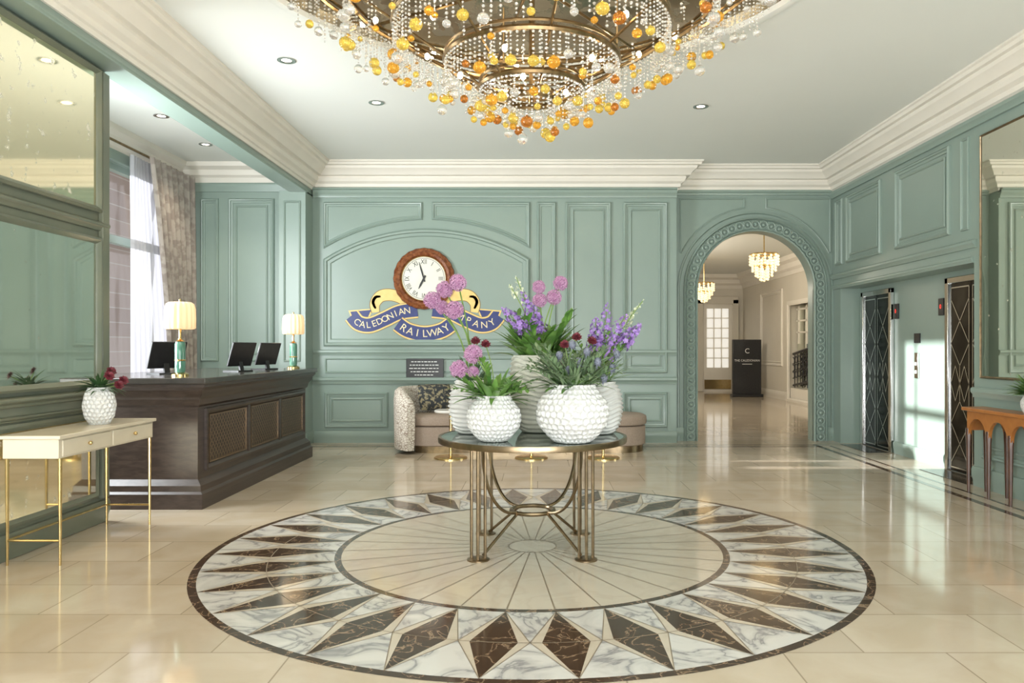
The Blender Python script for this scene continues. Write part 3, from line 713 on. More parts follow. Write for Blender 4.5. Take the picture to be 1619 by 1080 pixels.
# ---------------------------------------------------------------- sofa
so=thing('curved_sofa','curved taupe lounge sofa with patterned back behind the flower table','sofa',(-.2,10.5,0))
bp=smooth_curve([(-1.66,9.98),(-1.80,10.16),(-1.87,10.42),(-1.79,10.72),(-1.5,10.93),(-.9,11.0),(-.2,11.0),(.35,10.98)],8)
def hs_(i,n):
    t=min(1,i/16);e=math.sin(PI/2*t)
    return (.62+.38*min(1,i/5),.80+.20*e)
q=MB();mould(q,HF,[(p.x,p.y) for p in bp],[(-.08,.06),(-.10,.4),(-.105,.72),(-.085,.82),(-.035,.865),(.03,.865),(.075,.82),(.09,.7),(.08,.06)],closed=False,cap=True,hs=hs_)
q.build('sofa_back',SOFAF,so,ang=60)
sp=[(-1.45,10.08),(-.6,10.16),(.4,10.16),(1.1,10.1)]+[(1.1+.38*math.sin(a),10.48-.38*math.cos(a)) for a in [PI*i/12 for i in range(1,12)]]+[(1.1,10.86),(.3,10.87),(-.9,10.86),(-1.35,10.8),(-1.62,10.65),(-1.74,10.40),(-1.66,10.16)]
q=MB();mould(q,HF,sp,[(.02,.09),(0,.1),(0,.34),(.015,.35)],cap=True);q.build('seat_base',LINEN,so,ang=50)
q=MB();mould(q,HF,sp,[(.03,.351),(-.01,.37),(-.02,.42),(-.01,.475),(.04,.5),(.1,.505)],cap=True);q.build('seat_cushion',LINEN,so,ang=50)
q=MB();mould(q,HF,sp,[(.05,.0),(.03,.0),(.03,.089),(.05,.089)],cap=True);q.build('plinth',BRASS,so)
cu=MB();M=Matrix.Translation((-1.42,10.6,.715))@Matrix.Rotation(.5,4,'Z')@Matrix.Rotation(-.35,4,'X')
n=12;vs=[];fs=[]
for sgn in (-1,1):
    for j in range(n+1):
        for i in range(n+1):
            u=i/n*2-1;v=j/n*2-1;h=.075*((1-u**4)*(1-v**4))**.6
            vs.append(M@Vector((u*.25*(1-.06*v*v),sgn*h,v*.19*(1-.06*u*u))))
for b in (0,(n+1)**2):
    for j in range(n):
        for i in range(n): fs.append((b+j*(n+1)+i,b+j*(n+1)+i+1,b+(j+1)*(n+1)+i+1,b+(j+1)*(n+1)+i))
cu.add(vs,fs);tag(cu.build('throw_cushion',CUSH,loc=(-1.42,10.6,.51),ang=80),'dark patterned throw cushion in the corner of the sofa','cushion')
def side_table(x,y,label):
    t=thing('side_table',label,'side table',(x,y,0),'brass side tables before the sofa')
    q=MB();q.lathe([(0,0),(.21,0),(.21,.015),(.19,.028),(.03,.035),(0,.035)],(x,y,0),32);q.build('base',BRASSL,t)
    q=MB();q.lathe([(0,.035),(.018,.035),(.018,.585),(0,.585)],(x,y,0),14);q.build('pole',BRASSL,t)
    q=MB();q.lathe([(0,.585),(.2,.585),(.21,.6),(.2,.615),(0,.615)],(x,y,0),32);q.build('top',WHITE,t)
side_table(-1.1,9.65,'left brass side table with round white top beside the sofa arm')
side_table(-.08,9.65,'brass side table standing directly behind the flower table')
side_table(.83,9.65,'right brass side table nearest the archway end of the sofa')

# ---------------------------------------------------------------- central table
TX,TY=MCX,5.38
tb=thing('round_table','round table with smoked mirror top and curved brass rod legs','table',(TX,TY,0))
q=MB();q.lathe([(0,.768),(.64,.768),(.64,.783),(0,.783)],(TX,TY,0),72);q.build('tabletop',TABLETOP,tb)
q=MB();q.lathe([(.641,.745),(.66,.745),(.663,.765),(.66,.785),(.641,.785),(.641,.745)],(TX,TY,0),72);q.build('rim',BRASS,tb)
q=MB();q.lathe([(0,.757),(.6,.757),(.6,.767),(0,.767)],(TX,TY,0),48);q.build('under_plate',BRASS,tb)
hx=.355
for sx in (-1,1):
    for sy in (-1,1):
        bx,by=TX+sx*hx,TY+sy*hx
        q=MB()
        q.lathe([(0,0),(.075,0),(.075,.01),(.06,.016),(0,.016)],(bx,by,0),24)
        for (ox,oy) in ((-.045,.0),(.045,0.0),(0,-.045)): q.tube([(bx+ox,by+oy,.012),(bx+ox,by+oy,.757)],.0105,10)
        q.build('leg',BRASS,tb)
        pts=[];r0=math.hypot(hx,hx)-.04
        for i in range(15):
            a=PI/2*i/14;r=.15+(r0-.15)*math.cos(a)**.9 if i<14 else .15
            pts.append((TX+sx*r/math.sqrt(2),TY+sy*r/math.sqrt(2),.72-.46*math.sin(a)))
        q=MB();q.tube(pts,.0115,8);q.build('curved_brace',BRASS,tb)
        q=MB();q.tube([(TX+sx*.15/1.414,TY+sy*.15/1.414,.25),(bx-sx*.03,by-sy*.03,.025)],.0105,8);q.build('strut',BRASS,tb)
q=MB();q.tube([(TX+.15*math.cos(2*PI*i/32),TY+.15*math.sin(2*PI*i/32),.255) for i in range(32)],.015,8,closed=True);q.build('centre_ring',BRASS,tb)

# ---------------------------------------------------------------- vases
def prof_interp(keys,m):
    out=[]
    for i in range(m+1):
        t=i/m
        for (a,b) in zip(keys,keys[1:]):
            if a[0]<=t<=b[0]:
                f=(t-a[0])/(b[0]-a[0]);out.append(a[1]+(b[1]-a[1])*f);break
    for _ in range(6): out=[out[0]]+[(out[i-1]+2*out[i]+out[i+1])/4 for i in range(1,m)]+[out[-1]]
    return out
def hsh(a,b): 
    v=math.sin(a*127.1+b*311.7)*43758.5453;return v-math.floor(v)-.5
def vase(x,y,z,h,keys,tex,label,mt=CERAM,cell=.045,amp=.011,group='textured white vases on the round table'):
    m,n=(90,230) if tex=='cell' else (64,120);rs=prof_interp(keys,m);rmax=max(rs);q=MB();vs=[];fs=[]
    arc=[0]
    for i in range(m): arc.append(arc[-1]+math.hypot(rs[i+1]-rs[i],h/m))
    nc=round(2*PI*rmax/cell)
    for i in range(m+1):
        for k in range(n):
            a=2*PI*k/n;r=rs[i];d=0
            if tex=='cell':
                rowh=cell*.86;rr=arc[i]/rowh;ca=a/(2*PI)*nc;sxx=cell*max(r/rmax,.5);f1=f2=9
                r0=round(rr)
                for row in (r0-1,r0,r0+1):
                    off=.5*(row%2);c0=round(ca-off)
                    for col in (c0-1,c0,c0+1):
                        cm=col%nc
                        dx=(ca-off-col-.34*hsh(cm,row))*sxx;dy=(rr-row-.34*hsh(row+7,cm))*rowh
                        dd=math.hypot(dx,dy)
                        if dd<f1: f2=f1;f1=dd
                        elif dd<f2: f2=dd
                u=min(1,(f2-f1)/(cell*.75));d=-amp*(1-(1-u)**1.8)
            elif tex=='rib': d=amp*math.sin(arc[i]/cell*2*PI+2.2*math.sin(3*a)+1.3*math.sin(5*a+arc[i]*9))
            e=min(1,i/3,(m-i)/2);r=r+d*e
            vs.append((x+r*math.cos(a),y+r*math.sin(a),z+h*i/m))
    for (r,zz) in ((rs[-1]-.016,h),(rs[-1]-.022,h-.05),(0.001,h-.055)):
        for k in range(n): a=2*PI*k/n;vs.append((x+r*math.cos(a),y+r*math.sin(a),z+zz))
    M_=m+4
    for i in range(M_-1):
        for k in range(n): fs.append((i*n+k,i*n+(k+1)%n,(i+1)*n+(k+1)%n,(i+1)*n+k))
    fs.append(tuple(range(n))[::-1]);q.add(vs,fs)
    return tag(q.build('vase',mt,loc=(x,y,z),ang=80),label,'vase',group)
TZ=.787
bowl=lambda R:[(0,R*.5),(.08,R*.66),(.3,R*.94),(.5,R),(.7,R*.94),(.9,R*.68),(1,R*.6)]
vA=(-.29,5.04,.30);vB=(.228,4.99,.375);vC=(.01,5.62,.56);vD=(-.47,5.52,.38);vE=(.44,5.5,.37)
vase(vA[0],vA[1],TZ,vA[2],bowl(.185),'cell','small round honeycomb-textured white vase at the front left of the table',cell=.039,amp=.018)
vase(vB[0],vB[1],TZ,vB[2],bowl(.245),'cell','large round honeycomb-textured white vase at the front right of the table',cell=.046,amp=.023)
vase(vC[0],vC[1],TZ,vC[2],[(0,.13),(.1,.16),(.45,.205),(.75,.215),(.92,.2),(1,.19)],'rib','tall ribbed pale green vase at the back centre of the table',mt=CERAM2,cell=.036,amp=.009)
vase(vD[0],vD[1],TZ,vD[2],[(0,.11),(.15,.15),(.5,.175),(.8,.16),(1,.12)],'rib','ribbed white vase behind the small round vase, furthest left',cell=.032,amp=.008)
vase(vE[0],vE[1],TZ,vE[2],[(0,.11),(.15,.15),(.5,.175),(.8,.16),(1,.12)],'rib','ribbed white vase behind the large round vase, furthest right',cell=.032,amp=.008)

# ---------------------------------------------------------------- flowers
def mouth(v,dx=0,dy=0): return Vector((v[0]+dx,v[1]+dy,TZ+v[2]-.04))
def basis(n):
    n=Vector(n).normalized();a=Vector((0,0,1)) if abs(n.z)<.9 else Vector((1,0,0));u=n.cross(a).normalized();return u,n.cross(u)
def fib(n):
    out=[]
    for i in range(n):
        zc=1-2*(i+.5)/n;r=math.sqrt(1-zc*zc);a=i*2.39996;out.append(Vector((r*math.cos(a),r*math.sin(a),zc)))
    return out
def stem_path(b,c,bend=.3):
    b=Vector(b);c=Vector(c);mid=Vector((b.x+(c.x-b.x)*bend,b.y+(c.y-b.y)*bend,b.z+(c.z-b.z)*.55))
    return smooth_curve([b,mid,c],6)
def petal_star(mb,c,n,r,k=5,wid=.32,cup=.25,rot=0):
    u,w=basis(n);n=Vector(n).normalized()
    for i in range(k):
        a=rot+2*PI*i/k
        d=u*math.cos(a)+w*math.sin(a);e=-u*math.sin(a)+w*math.cos(a)
        mb.add([c,c+d*r*.6+e*r*wid+n*r*cup*.5,c+d*r+n*r*cup,c+d*r*.6-e*r*wid+n*r*cup*.5],[(0,1,2,3)])
def allium(px,py,d,r,base,label,group):
    c=P(px,py,d);t=thing('allium_flower',label,'flower',base,group)
    q=MB();q.tube(stem_path(base,c),.0055,6);q.build('stem',STEM,t)
    q=MB();q.ball(c,r*.66,12,8);q.build('flower_core',LILACD,t)
    q=MB()
    for dd in fib(150):
        k=random.uniform(.68,.9);petal_star(q,c+dd*r*k,dd,r*.21,5,.26,.9,random.random()*6)
    q.build('flower_head',LILAC,t,smooth=False,recalc=False)
g1='lilac alliums in the tall arrangement on the left'
for (px,py,r,l) in ((684,475,.062,'leftmost lilac allium ball of the tall left arrangement'),(703,458,.06,'second lilac allium ball from the left in the tall left arrangement'),(724,447,.06,'topmost lilac allium ball of the tall left arrangement'),(718,490,.066,'lowest lilac allium ball in the tall left arrangement'),(699,486,.05,'small lilac allium ball tucked between the others at upper left')):
    allium(px,py,5.35+random.uniform(-.06,.06),r,mouth(vD,random.uniform(-.05,.05),random.uniform(-.05,.05)),l,g1)
g2='lilac alliums low over the small round vase'
for (px,py,r,l) in ((748,560,.064,'lilac allium ball standing upright just above the small round vase leaves'),(725,584,.06,'lilac allium ball drooping left of the small round vase'),(748,588,.04,'smallest lilac allium ball low above the small round vase')):
    allium(px,py,5.05,r,mouth(vA,random.uniform(-.06,.0),random.uniform(-.05,.05)),l,g2)
g3='lilac alliums at the top of the centre arrangement'
for (px,py,r,l) in ((852,454,.05,'small lilac allium ball at upper left of the centre group'),(886,448,.055,'highest and rightmost lilac allium ball of the centre group'),(853,475,.055,'lower left lilac allium ball of the centre group'),(876,470,.057,'lower right lilac allium ball of the centre group')):
    allium(px,py,5.6,r,mouth(vC,random.uniform(-.06,.06),random.uniform(-.05,.05)),l,g3)
def spike(tip,base,label,mt,cat,name,L=.35,r=.03,n=60,group=None,fs=1.0):
    t=thing(name,label,cat,base,group);pth=stem_path(base,tip,.4)
    q=MB();q.tube(pth,.004,6);q.build('stem',STEM,t)
    q=MB();d=(pth[-1]-pth[-4]).normalized();u,w=basis(d);tip=Vector(tip)
    for i in range(n):
        f=i/n;a=i*2.4+random.uniform(-.4,.4);c=tip-d*L*f;rr=r*(.2+.9*f**.7)*random.uniform(.7,1.35);o=(u*math.cos(a)+w*math.sin(a))
        e=c+o*rr+d*random.uniform(0,.012)
        q.tube([c-d*.015,e],.0014,4)
        petal_star(q,e,o+d*random.uniform(-.1,.6),fs*(.007+.014*f**.6)*random.uniform(.8,1.2),5,.40,random.uniform(.1,.6),a)
    q.build('florets',mt,t,smooth=False,recalc=False)
gd='violet delphinium sprays on the round table'
for (px,py,d,v,l,L,r) in ((826,462,5.55,vC,'tallest violet delphinium spray of the centre arrangement',.36,.055),(844,486,5.5,vC,'violet delphinium spray right beside the tallest one at centre',.24,.06),(796,488,5.55,vC,'violet delphinium spray leaning left at centre',.26,.05),(960,482,5.4,vE,'tallest violet delphinium spray of the right arrangement',.40,.06),(990,498,5.4,vE,'violet delphinium spray leaning right at the right edge',.34,.06),(942,504,5.35,vE,'violet delphinium spray on the left side of the right arrangement',.26,.05),(1012,514,5.45,vE,'short violet delphinium spray furthest right',.2,.045)):
    spike(P(px,py,d),mouth(v,random.uniform(-.05,.05),random.uniform(-.05,.05)),l,VIOLET,'flower','delphinium_spray',L,r,42,gd,1.3)
for (px,py,d,v,l,L) in ((816,438,5.6,vC,'pale budding flower stem rising above the centre arrangement',.22),(1016,476,5.45,vE,'pale budding flower stem rising above the right arrangement',.26),(806,450,5.6,vC,'thin pale budding stem at far left of the centre arrangement',.12),(1003,490,5.5,vE,'thin pale budding stem below the tall one at right',.14)):
    spike(P(px,py,d),mouth(v,0,0),l,PALEP,'flower','budding_stem',L,.028,16,'pale budding flower stems',.8)
def leaf(mb,b,az,L,w,up,droop,n=7):
    b=Vector(b);d=Vector((math.cos(az),math.sin(az),0));e=Vector((-math.sin(az),math.cos(az),0));vs=[];p=b.copy();ang=up
    for i in range(n+1):
        t=i/n;ww=w*math.sin(PI*min(1,.08+.92*t))**.8
        nrm=d*-math.sin(ang)+Vector((0,0,math.cos(ang)))
        vs+= [p+e*ww,p-nrm*ww*.25,p-e*ww];p=p+(d*math.cos(ang)+Vector((0,0,math.sin(ang))))*L/n;ang-=droop/n
    fs=[]
    for i in range(n):
        fs+=[(3*i,3*i+1,3*i+4,3*i+3),(3*i+1,3*i+2,3*i+5,3*i+4)]
    mb.add(vs,fs)
def sprig(mb,b,az,L,up,droop,lw,ll,k=9):
    b=Vector(b);d=Vector((math.cos(az),math.sin(az),0));p=b.copy();ang=up;pts=[p.copy()]
    for i in range(k):
        dirn=d*math.cos(ang)+Vector((0,0,math.sin(ang)));p=p+dirn*L/k;ang-=droop/k;pts.append(p.copy())
        if i>2:
            for s in (-1,1): leaf(mb,p,az+s*random.uniform(.7,1.3),ll*random.uniform(.7,1.2),lw,ang+random.uniform(-.2,.6),.8,4)
    mb.tube(pts,.003,4);leaf(mb,p,az,ll,lw,ang,.5,4)
def foliage(v,label,mt,n,L,w,up,droop,sp=.07,base=None,sprigs=0,ll=.07,lw=.014,sup=(.6,1.5)):
    c=Vector(base) if base is not None else mouth(v)
    q=MB()
    for i in range(n):
        az=2*PI*i/n*2.7+random.uniform(-.3,.3);k=random.uniform(.7,1.15)
        leaf(q,(c.x+math.cos(az)*sp*random.uniform(.2,1),c.y+math.sin(az)*sp*random.uniform(.2,1),c.z),az,L*k,w*random.uniform(.8,1.2),random.uniform(*up),droop*random.uniform(.6,1.3))
    for i in range(sprigs):
        az=2*PI*i/max(1,sprigs)*1.618+random.uniform(-.3,.3)
        sprig(q,(c.x+math.cos(az)*sp*random.uniform(.1,.9),c.y+math.sin(az)*sp*random.uniform(.1,.9),c.z),az,L*random.uniform(.7,1.25),random.uniform(*sup),.6,lw,ll)
    return tag(q.build('foliage',mt,loc=c,ang=180,recalc=False),label,'foliage')
foliage(vC,'broad bright green leaves standing up from the tall pale green vase',LEAF,66,.31,.031,(.65,1.5),.9,.14,sprigs=10,ll=.09,lw=.018,sup=(.9,1.5))
foliage(vA,'bright green leaves spreading over the small round vase',LEAF,56,.25,.022,(.2,1.4),.85,.08,sprigs=10,ll=.07,lw=.014)
foliage(vB,'grey-green spiky leaves filling the large round vase',SAGE,70,.27,.009,(.5,1.5),.6,.12,sprigs=48,ll=.06,lw=.010,sup=(.7,1.5))
foliage(vB,'broad green leaves under the thistles in the large round vase',LEAF,36,.20,.021,(.3,1.3),1.1,.1,base=mouth(vB)+Vector((0,0,.005)))
foliage(vE,'thin green leaves and grass at the far right of the table',LEAF,54,.36,.006,(.6,1.5),1.2,.07,sprigs=16,ll=.06,lw=.011,sup=(.85,1.5))
foliage(vD,'dark slender leaves at the back left of the table',LEAFD,20,.22,.012,(1.0,1.5),.6,.06)
gt='blue-grey thistles over the large round vase'
TH=[(905,545,'topmost'),(884,562,'leftmost'),(928,556,'upper middle'),(945,572,'central'),(968,582,'right-hand'),(975,560,'upper right'),(955,598,'lowest'),(915,572,'lower left'),(899,585,'lowest left')]
for (px,py,l) in TH:
    c=P(px,py,4.96+random.uniform(-.1,.06));b=mouth(vB,random.uniform(-.07,.07),random.uniform(-.07,.07))
    t=thing('thistle_flower','%s blue-grey thistle head over the large round vase'%l,'flower',b,gt)
    q=MB();q.tube(stem_path(b,c),.004,5);q.build('stem',SAGE,t)
    q=MB();q.ball(c,.024,10,7,(1,1,1.2))
    for dd in fib(30):
        if dd.z<.5:
            u,w=basis(dd);q.add([c+dd*.018+u*.006,c+dd*.018-u*.006,c+dd*.06],[(0,1,2)])
    q.build('flower_head',THIST,t,smooth=False,recalc=False)
gb='burgundy flowers on the round table'
for (px,py,d,v,l) in ((768,545,5.3,vA,'larger dark burgundy flower left of the centre leaves'),(752,540,5.3,vA,'dark burgundy flower behind the upright allium'),(912,534,5.15,vB,'burgundy flower at the top of the thistles'),(893,546,5.0,vB,'burgundy flower low among the thistles'),(936,540,5.2,vB,'burgundy flower nearest the violet sprays on the right')):
    c=P(px,py,d);b=mouth(v,random.uniform(-.05,.05),.03);t=thing('burgundy_flower',l,'flower',b,gb)
    q=MB();q.tube(stem_path(b,c),.004,5);q.build('stem',STEM,t)
    q=MB()
    for k in range(4): petal_star(q,c+Vector((0,0,.006*k)),Vector((random.uniform(-.2,.2),-.6,.7)),.04-.008*k,9,.3,.15+.25*k,k)
    q.build('flower_head',BURG,t,smooth=False,recalc=False)

# ---------------------------------------------------------------- chandelier
ch=thing('chandelier','huge tiered brass ring chandelier hung with amber and clear glass balls','chandelier',(-.04,5.3,2.85))
HX,HY=-.04,5.3
tiers=[(1.62,4.0,58,(.14,.32)),(1.27,3.80,52,(.14,.32)),(.95,3.60,44,(.12,.30)),(.60,3.38,32,(.10,.24)),(.36,3.2,24,(.07,.18)),(.16,3.12,10,(.08,.18))]
for (R,zr,n,_) in tiers:
    q=MB();q.tube([(HX+R*math.cos(2*PI*i/72),HY+R*math.sin(2*PI*i/72),zr) for i in range(72)],.019,6,closed=True);q.build('ring',BRONZE,ch)
    q=MB();q.tube([(HX+R*math.cos(2*PI*i/72),HY+R*math.sin(2*PI*i/72),zr+.05) for i in range(72)],.011,5,closed=True);q.build('upper_ring',BRONZE,ch)
q=MB()
for k in range(8):
    a=2*PI*k/8+.2
    pr_=[(t[0],t[1]) for t in tiers]
    for (A,B) in zip(pr_,pr_[1:]): q.tube([(HX+A[0]*math.cos(a),HY+A[0]*math.sin(a),A[1]),(HX+B[0]*math.cos(a),HY+B[0]*math.sin(a),B[1])],.010,5)
    q.tube([(HX+1.27*math.cos(a),HY+1.27*math.sin(a),3.8),(HX+1.27*math.cos(a),HY+1.27*math.sin(a),CEIL+.22)],.010,5)
    q.tube([(HX,HY,3.95),(HX+1.62*math.cos(a),HY+1.62*math.sin(a),4.0)],.014,5)
q.tube([(HX,HY,3.1),(HX,HY,CEIL+.29)],.02,8);q.build('ring_support',BRONZE,ch)
balls=[];strands=[]
MATS=[GAMB,GYEL,GCLR,GORG];PICK=[0,1,1,2,2,2,3,0,2,1]
for ti,(R,zr,n,(l0,l1)) in enumerate(tiers):
    for i in range(n):
        a=2*PI*(i+random.uniform(-.2,.2))/n;L=random.uniform(l0,l1);r=random.choice([.025,.030,.035,.040])
        x,y=HX+R*math.cos(a),HY+R*math.sin(a);strands.append((x,y,zr-.012,L));balls.append((x,y,zr-.012-L-r,r,random.choice(PICK)))
        for f_ in (.35,.7):
            a2=a+2*PI/n*f_;x,y=HX+R*math.cos(a2),HY+R*math.sin(a2);strands.append((x,y,zr-.012,random.uniform(.5,1.0)*l1))
        if ti<5:
            a2=a+PI/n
            R2=tiers[ti+1][0];f=random.uniform(.2,.8);rr=R+(R2-R)*f;zz=zr+(tiers[ti+1][1]-zr)*f+.03
            x,y=HX+rr*math.cos(a2),HY+rr*math.sin(a2);strands.append((x,y,zz,random.uniform(.08,.20)))
            if i%3==0: balls.append((x,y,strands[-1][2]-strands[-1][3]-.024,.022,random.choice([2,1,0])))
def infr(x,y,z):
    v=VY-(z-H)*F/y;return v>-30
balls.sort(key=lambda b:(not infr(b[0],b[1],b[2]),b[1]));strands.sort(key=lambda s:(not infr(s[0],s[1],s[2]-s[3]),s[1]))
bmesh_ball={}
def ribf(a,z_): return 1+.05*math.cos(12*a)
def ballmesh(mi):
    if mi not in bmesh_ball:
        q=MB();q.ball((0,0,0),1,36,10,(1,1,.95),rf=ribf);q.lathe([(0,.9),(.2,.9),(.16,1.1),(0,1.12)],(0,0,0),8)
        o=q.build('glass_ball',MATS[mi]);bmesh_ball[mi]=o.data;bpy.data.objects.remove(o)
    return bmesh_ball[mi]
for b in balls[:100]:
    o=bpy.data.objects.new('glass_ball',ballmesh(b[4]));C.objects.link(o);o.parent=ch;o.location=(b[0]-HX,b[1]-HY,b[2]-2.85);o.scale=(b[3],)*3
q=MB()
for b in balls[100:]: q.mi=b[4];q.ball((b[0],b[1],b[2]),b[3],16,8)
q.build('glass_ball_cluster',MATS,ch,kind='stuff')
def beads(q,x,y,z,L):
    n=max(2,int(L/.025))
    for i in range(n): q.ball((x,y,z-L*(i+.5)/n),.0072 if i%4 else .0105,6,4)
for s in strands[:100]:
    q=MB();beads(q,*s);q.build('bead_strand',BEAD,ch)
q=MB()
for s in strands[100:]: beads(q,*s)
q.build('bead_curtain',BEAD,ch,kind='stuff')
for (R,zz,n,o) in ((1.44,3.90,12,.1),(1.1,3.70,9,.3),(.78,3.5,7,.2),(.5,3.3,5,.6),(.25,3.2,3,.3)):
    for k in range(n):
        a=2*PI*k/n+o;q=MB();q.ball((HX+R*math.cos(a),HY+R*math.sin(a),zz),.018,10,8,(1,1,1.3));q.build('bulb',BULB,ch)

# ---------------------------------------------------------------- left console and its plant
lc=thing('console_table','slim cream console table with brass legs below the left mirrors','console table',(-3.25,5.47,0))
q=MB();q.box(-3.43,-3.04,4.85,6.08,.815,.84);q.build('tabletop',LACQ,lc,bevel=.004)
q=MB();q.box(-3.42,-3.06,4.87,6.06,.69,.815);q.build('drawer_box',LACQ,lc,bevel=.003)
for (a,b) in ((4.9,5.45),(5.48,6.03)):
    dr=MB().box(-3.06,-3.05,a,b,.70,.805).build('drawer',LACQ,lc,bevel=.003)
    y=(a+b)/2
    q=MB();q.ball((-3.035,y,.755),.014,10,8);q.tube([(-3.05,y,.755),(-3.035,y,.755)],.006,6);q.build('knob',BRASSL,dr)
for x in (-3.07,-3.41):
    for y in (4.9,6.03):
        q=MB();q.tube([(x,y,.69),(x,y,0)],[.013,.008],10);q.build('leg',BRASSL,lc)
for A,B in (((-3.41,4.9,.16),(-3.41,6.03,.16)),((-3.07,4.9,.16),(-3.41,4.9,.16)),((-3.07,6.03,.16),(-3.41,6.03,.16))):
    q=MB();q.tube([A,B],.008,8);q.build('stretcher',BRASSL,lc)
vase(-3.22,5.6,.841,.27,[(0,.07),(.2,.1),(.5,.115),(.8,.1),(1,.075)],'cell','small textured white vase standing on the cream console',cell=.034,amp=.013,group=None)
cb=Vector((-3.22,5.6,1.09))
q=MB()
for i in range(50):
    az=random.uniform(0,2*PI);leaf(q,cb,az,random.uniform(.14,.23),.008,random.uniform(.1,1.3),.9)
for i in range(18):
    az=random.uniform(0,2*PI);leaf(q,cb,az,random.uniform(.12,.2),.028,random.uniform(.2,1.2),.9)
tag(q.build('foliage',LEAFD,loc=cb,ang=180,recalc=False),'dark palm-like leaves in the vase on the cream console','foliage')
for i,(ox,oy,oz,l) in enumerate(((.1,.14,.06,'burgundy bloom furthest right in the console vase'),(.1,-.05,.1,'burgundy bloom in the middle of the console vase'),(.03,.1,.13,'highest burgundy bloom in the console vase'),(.12,.04,.03,'lowest burgundy bloom in the console vase'))):
    c=cb+Vector((ox,oy,oz));t=thing('burgundy_flower',l,'flower',cb,'burgundy blooms on the cream console')
    q=MB();q.tube(stem_path(cb,c),.004,5);q.build('stem',STEM,t);q=MB()
    for k in range(4): petal_star(q,c+Vector((0,0,.006*k)),Vector((.6,-.5,.6)),.042-.008*k,7,.35,.2+.25*k,k)
    q.build('flower_head',BURG,t,smooth=False,recalc=False)

# ---------------------------------------------------------------- right console
rc=thing('console_table','orange wood console with arched arcade front on dark legs at right','console table',(4.3,6.5,0))
x0,x1=4.18,4.38;ys=[7.42-.33*k for k in range(7)]
q=MB();q.box(x0-.03,x1+.005,ys[-1]-.05,ys[0]+.05,.79,.825);q.build('tabletop',ORANGEW,rc,bevel=.006)
q=MB()
for xx in (x0,x1-.03):
    for (a,b) in zip(ys,ys[1:]):
        c=(a+b)/2;R=(a-b)/2-.025
        pts=[(c+R*math.cos(PI*i/14),.56+R*1.15*math.sin(PI*i/14)) for i in range(15)]
        for X in (xx,xx+.03):
            for (p,r) in zip(pts,pts[1:]): q.poly([(X,p[0],p[1]),(X,p[0],.79),(X,r[0],.79),(X,r[0],r[1])])
            q.poly([(X,a,.56),(X,a,.79),(X,c+R,.79),(X,c+R,.56)]);q.poly([(X,b,.56),(X,b,.79),(X,c-R,.79),(X,c-R,.56)])
        for (p,r) in zip(pts,pts[1:]): q.poly([(xx,p[0],p[1]),(xx+.03,p[0],p[1]),(xx+.03,r[0],r[1]),(xx,r[0],r[1])])
q.box(x0+.03,x1-.03,ys[0]-.015,ys[0]+.015,.6,.79);q.box(x0+.03,x1-.03,ys[-1]-.015,ys[-1]+.015,.6,.79)
q.build('arcade_apron',ORANGEW,rc)
for xx in (x0+.015,x1-.015):
    for y in ys:
        q=MB();q.tube([(xx,y,.62),(xx,y,.56),(xx,y,.5),(xx,y,.0)],[.026,.028,.024,.014],8);q.build('leg',DARKL,rc)
vase(4.27,6.6,.826,.17,[(0,.05),(.3,.075),(.6,.08),(1,.05)],'cell','white vase on the orange console, mostly cut off by the frame',cell=.03,amp=.006,group=None)
cb=Vector((4.27,6.6,.98));q=MB()
for i in range(90):
    az=random.uniform(PI*.45,PI*1.55);leaf(q,cb,az,random.uniform(.13,.25),.016,random.uniform(.3,1.45),.8)
tag(q.build('foliage',LEAF,loc=cb,ang=180,recalc=False),'green leaves over the orange console at the right edge','foliage')

# ---------------------------------------------------------------- downlights
def spotlight(x,y,z,e,size=1.9,col=(1,.86,.68)):
    l=bpy.data.lights.new('downlight_beam','SPOT');l.energy=e;l.spot_size=size;l.spot_blend=.8;l.color=col;l.shadow_soft_size=.06
    o=bpy.data.objects.new('downlight_beam',l);C.objects.link(o);o.location=(x,y,z-.03);return o
def downlight(x,y,z,label,e=60):
    t=thing('downlight',label,'downlight',(x,y,z-.01),'recessed ceiling downlights')
    q=MB();q.lathe([(.048,z-.001),(.085,z-.001),(.085,z-.008),(.06,z-.010),(.048,z-.006)],(x,y,0),24);q.build('trim_ring',CHROME,t)
    q=MB();q.lathe([(0,z-.003),(.047,z-.003),(.047,z-.001)],(x,y,0),20);q.build('lens',DOWN,t)
    spotlight(x,y,z,e)
for (px,py,l) in ((453,95,'downlight nearest the chandelier on the left'),(595,162,'second downlight on the left, farther from the camera'),(1108,168,'single downlight right of the chandelier')):
    d=F*(CEIL-H)/(VY-py);downlight((px-VX)/F*d,d,CEIL,l)
for (px,py,l) in ((255,183,'near downlight in the alcove ceiling by the window'),(325,228,'far downlight in the alcove ceiling by the window')):
    d=F*(CEIL-H)/(VY-py);downlight((px-VX)/F*d,d,CEIL,l,80)
spotlight(-2.45,4.4,CEIL,110,1.3,(1,.72,.42));spotlight(2.6,3.7,CEIL,40,1.3,(1,.82,.6))

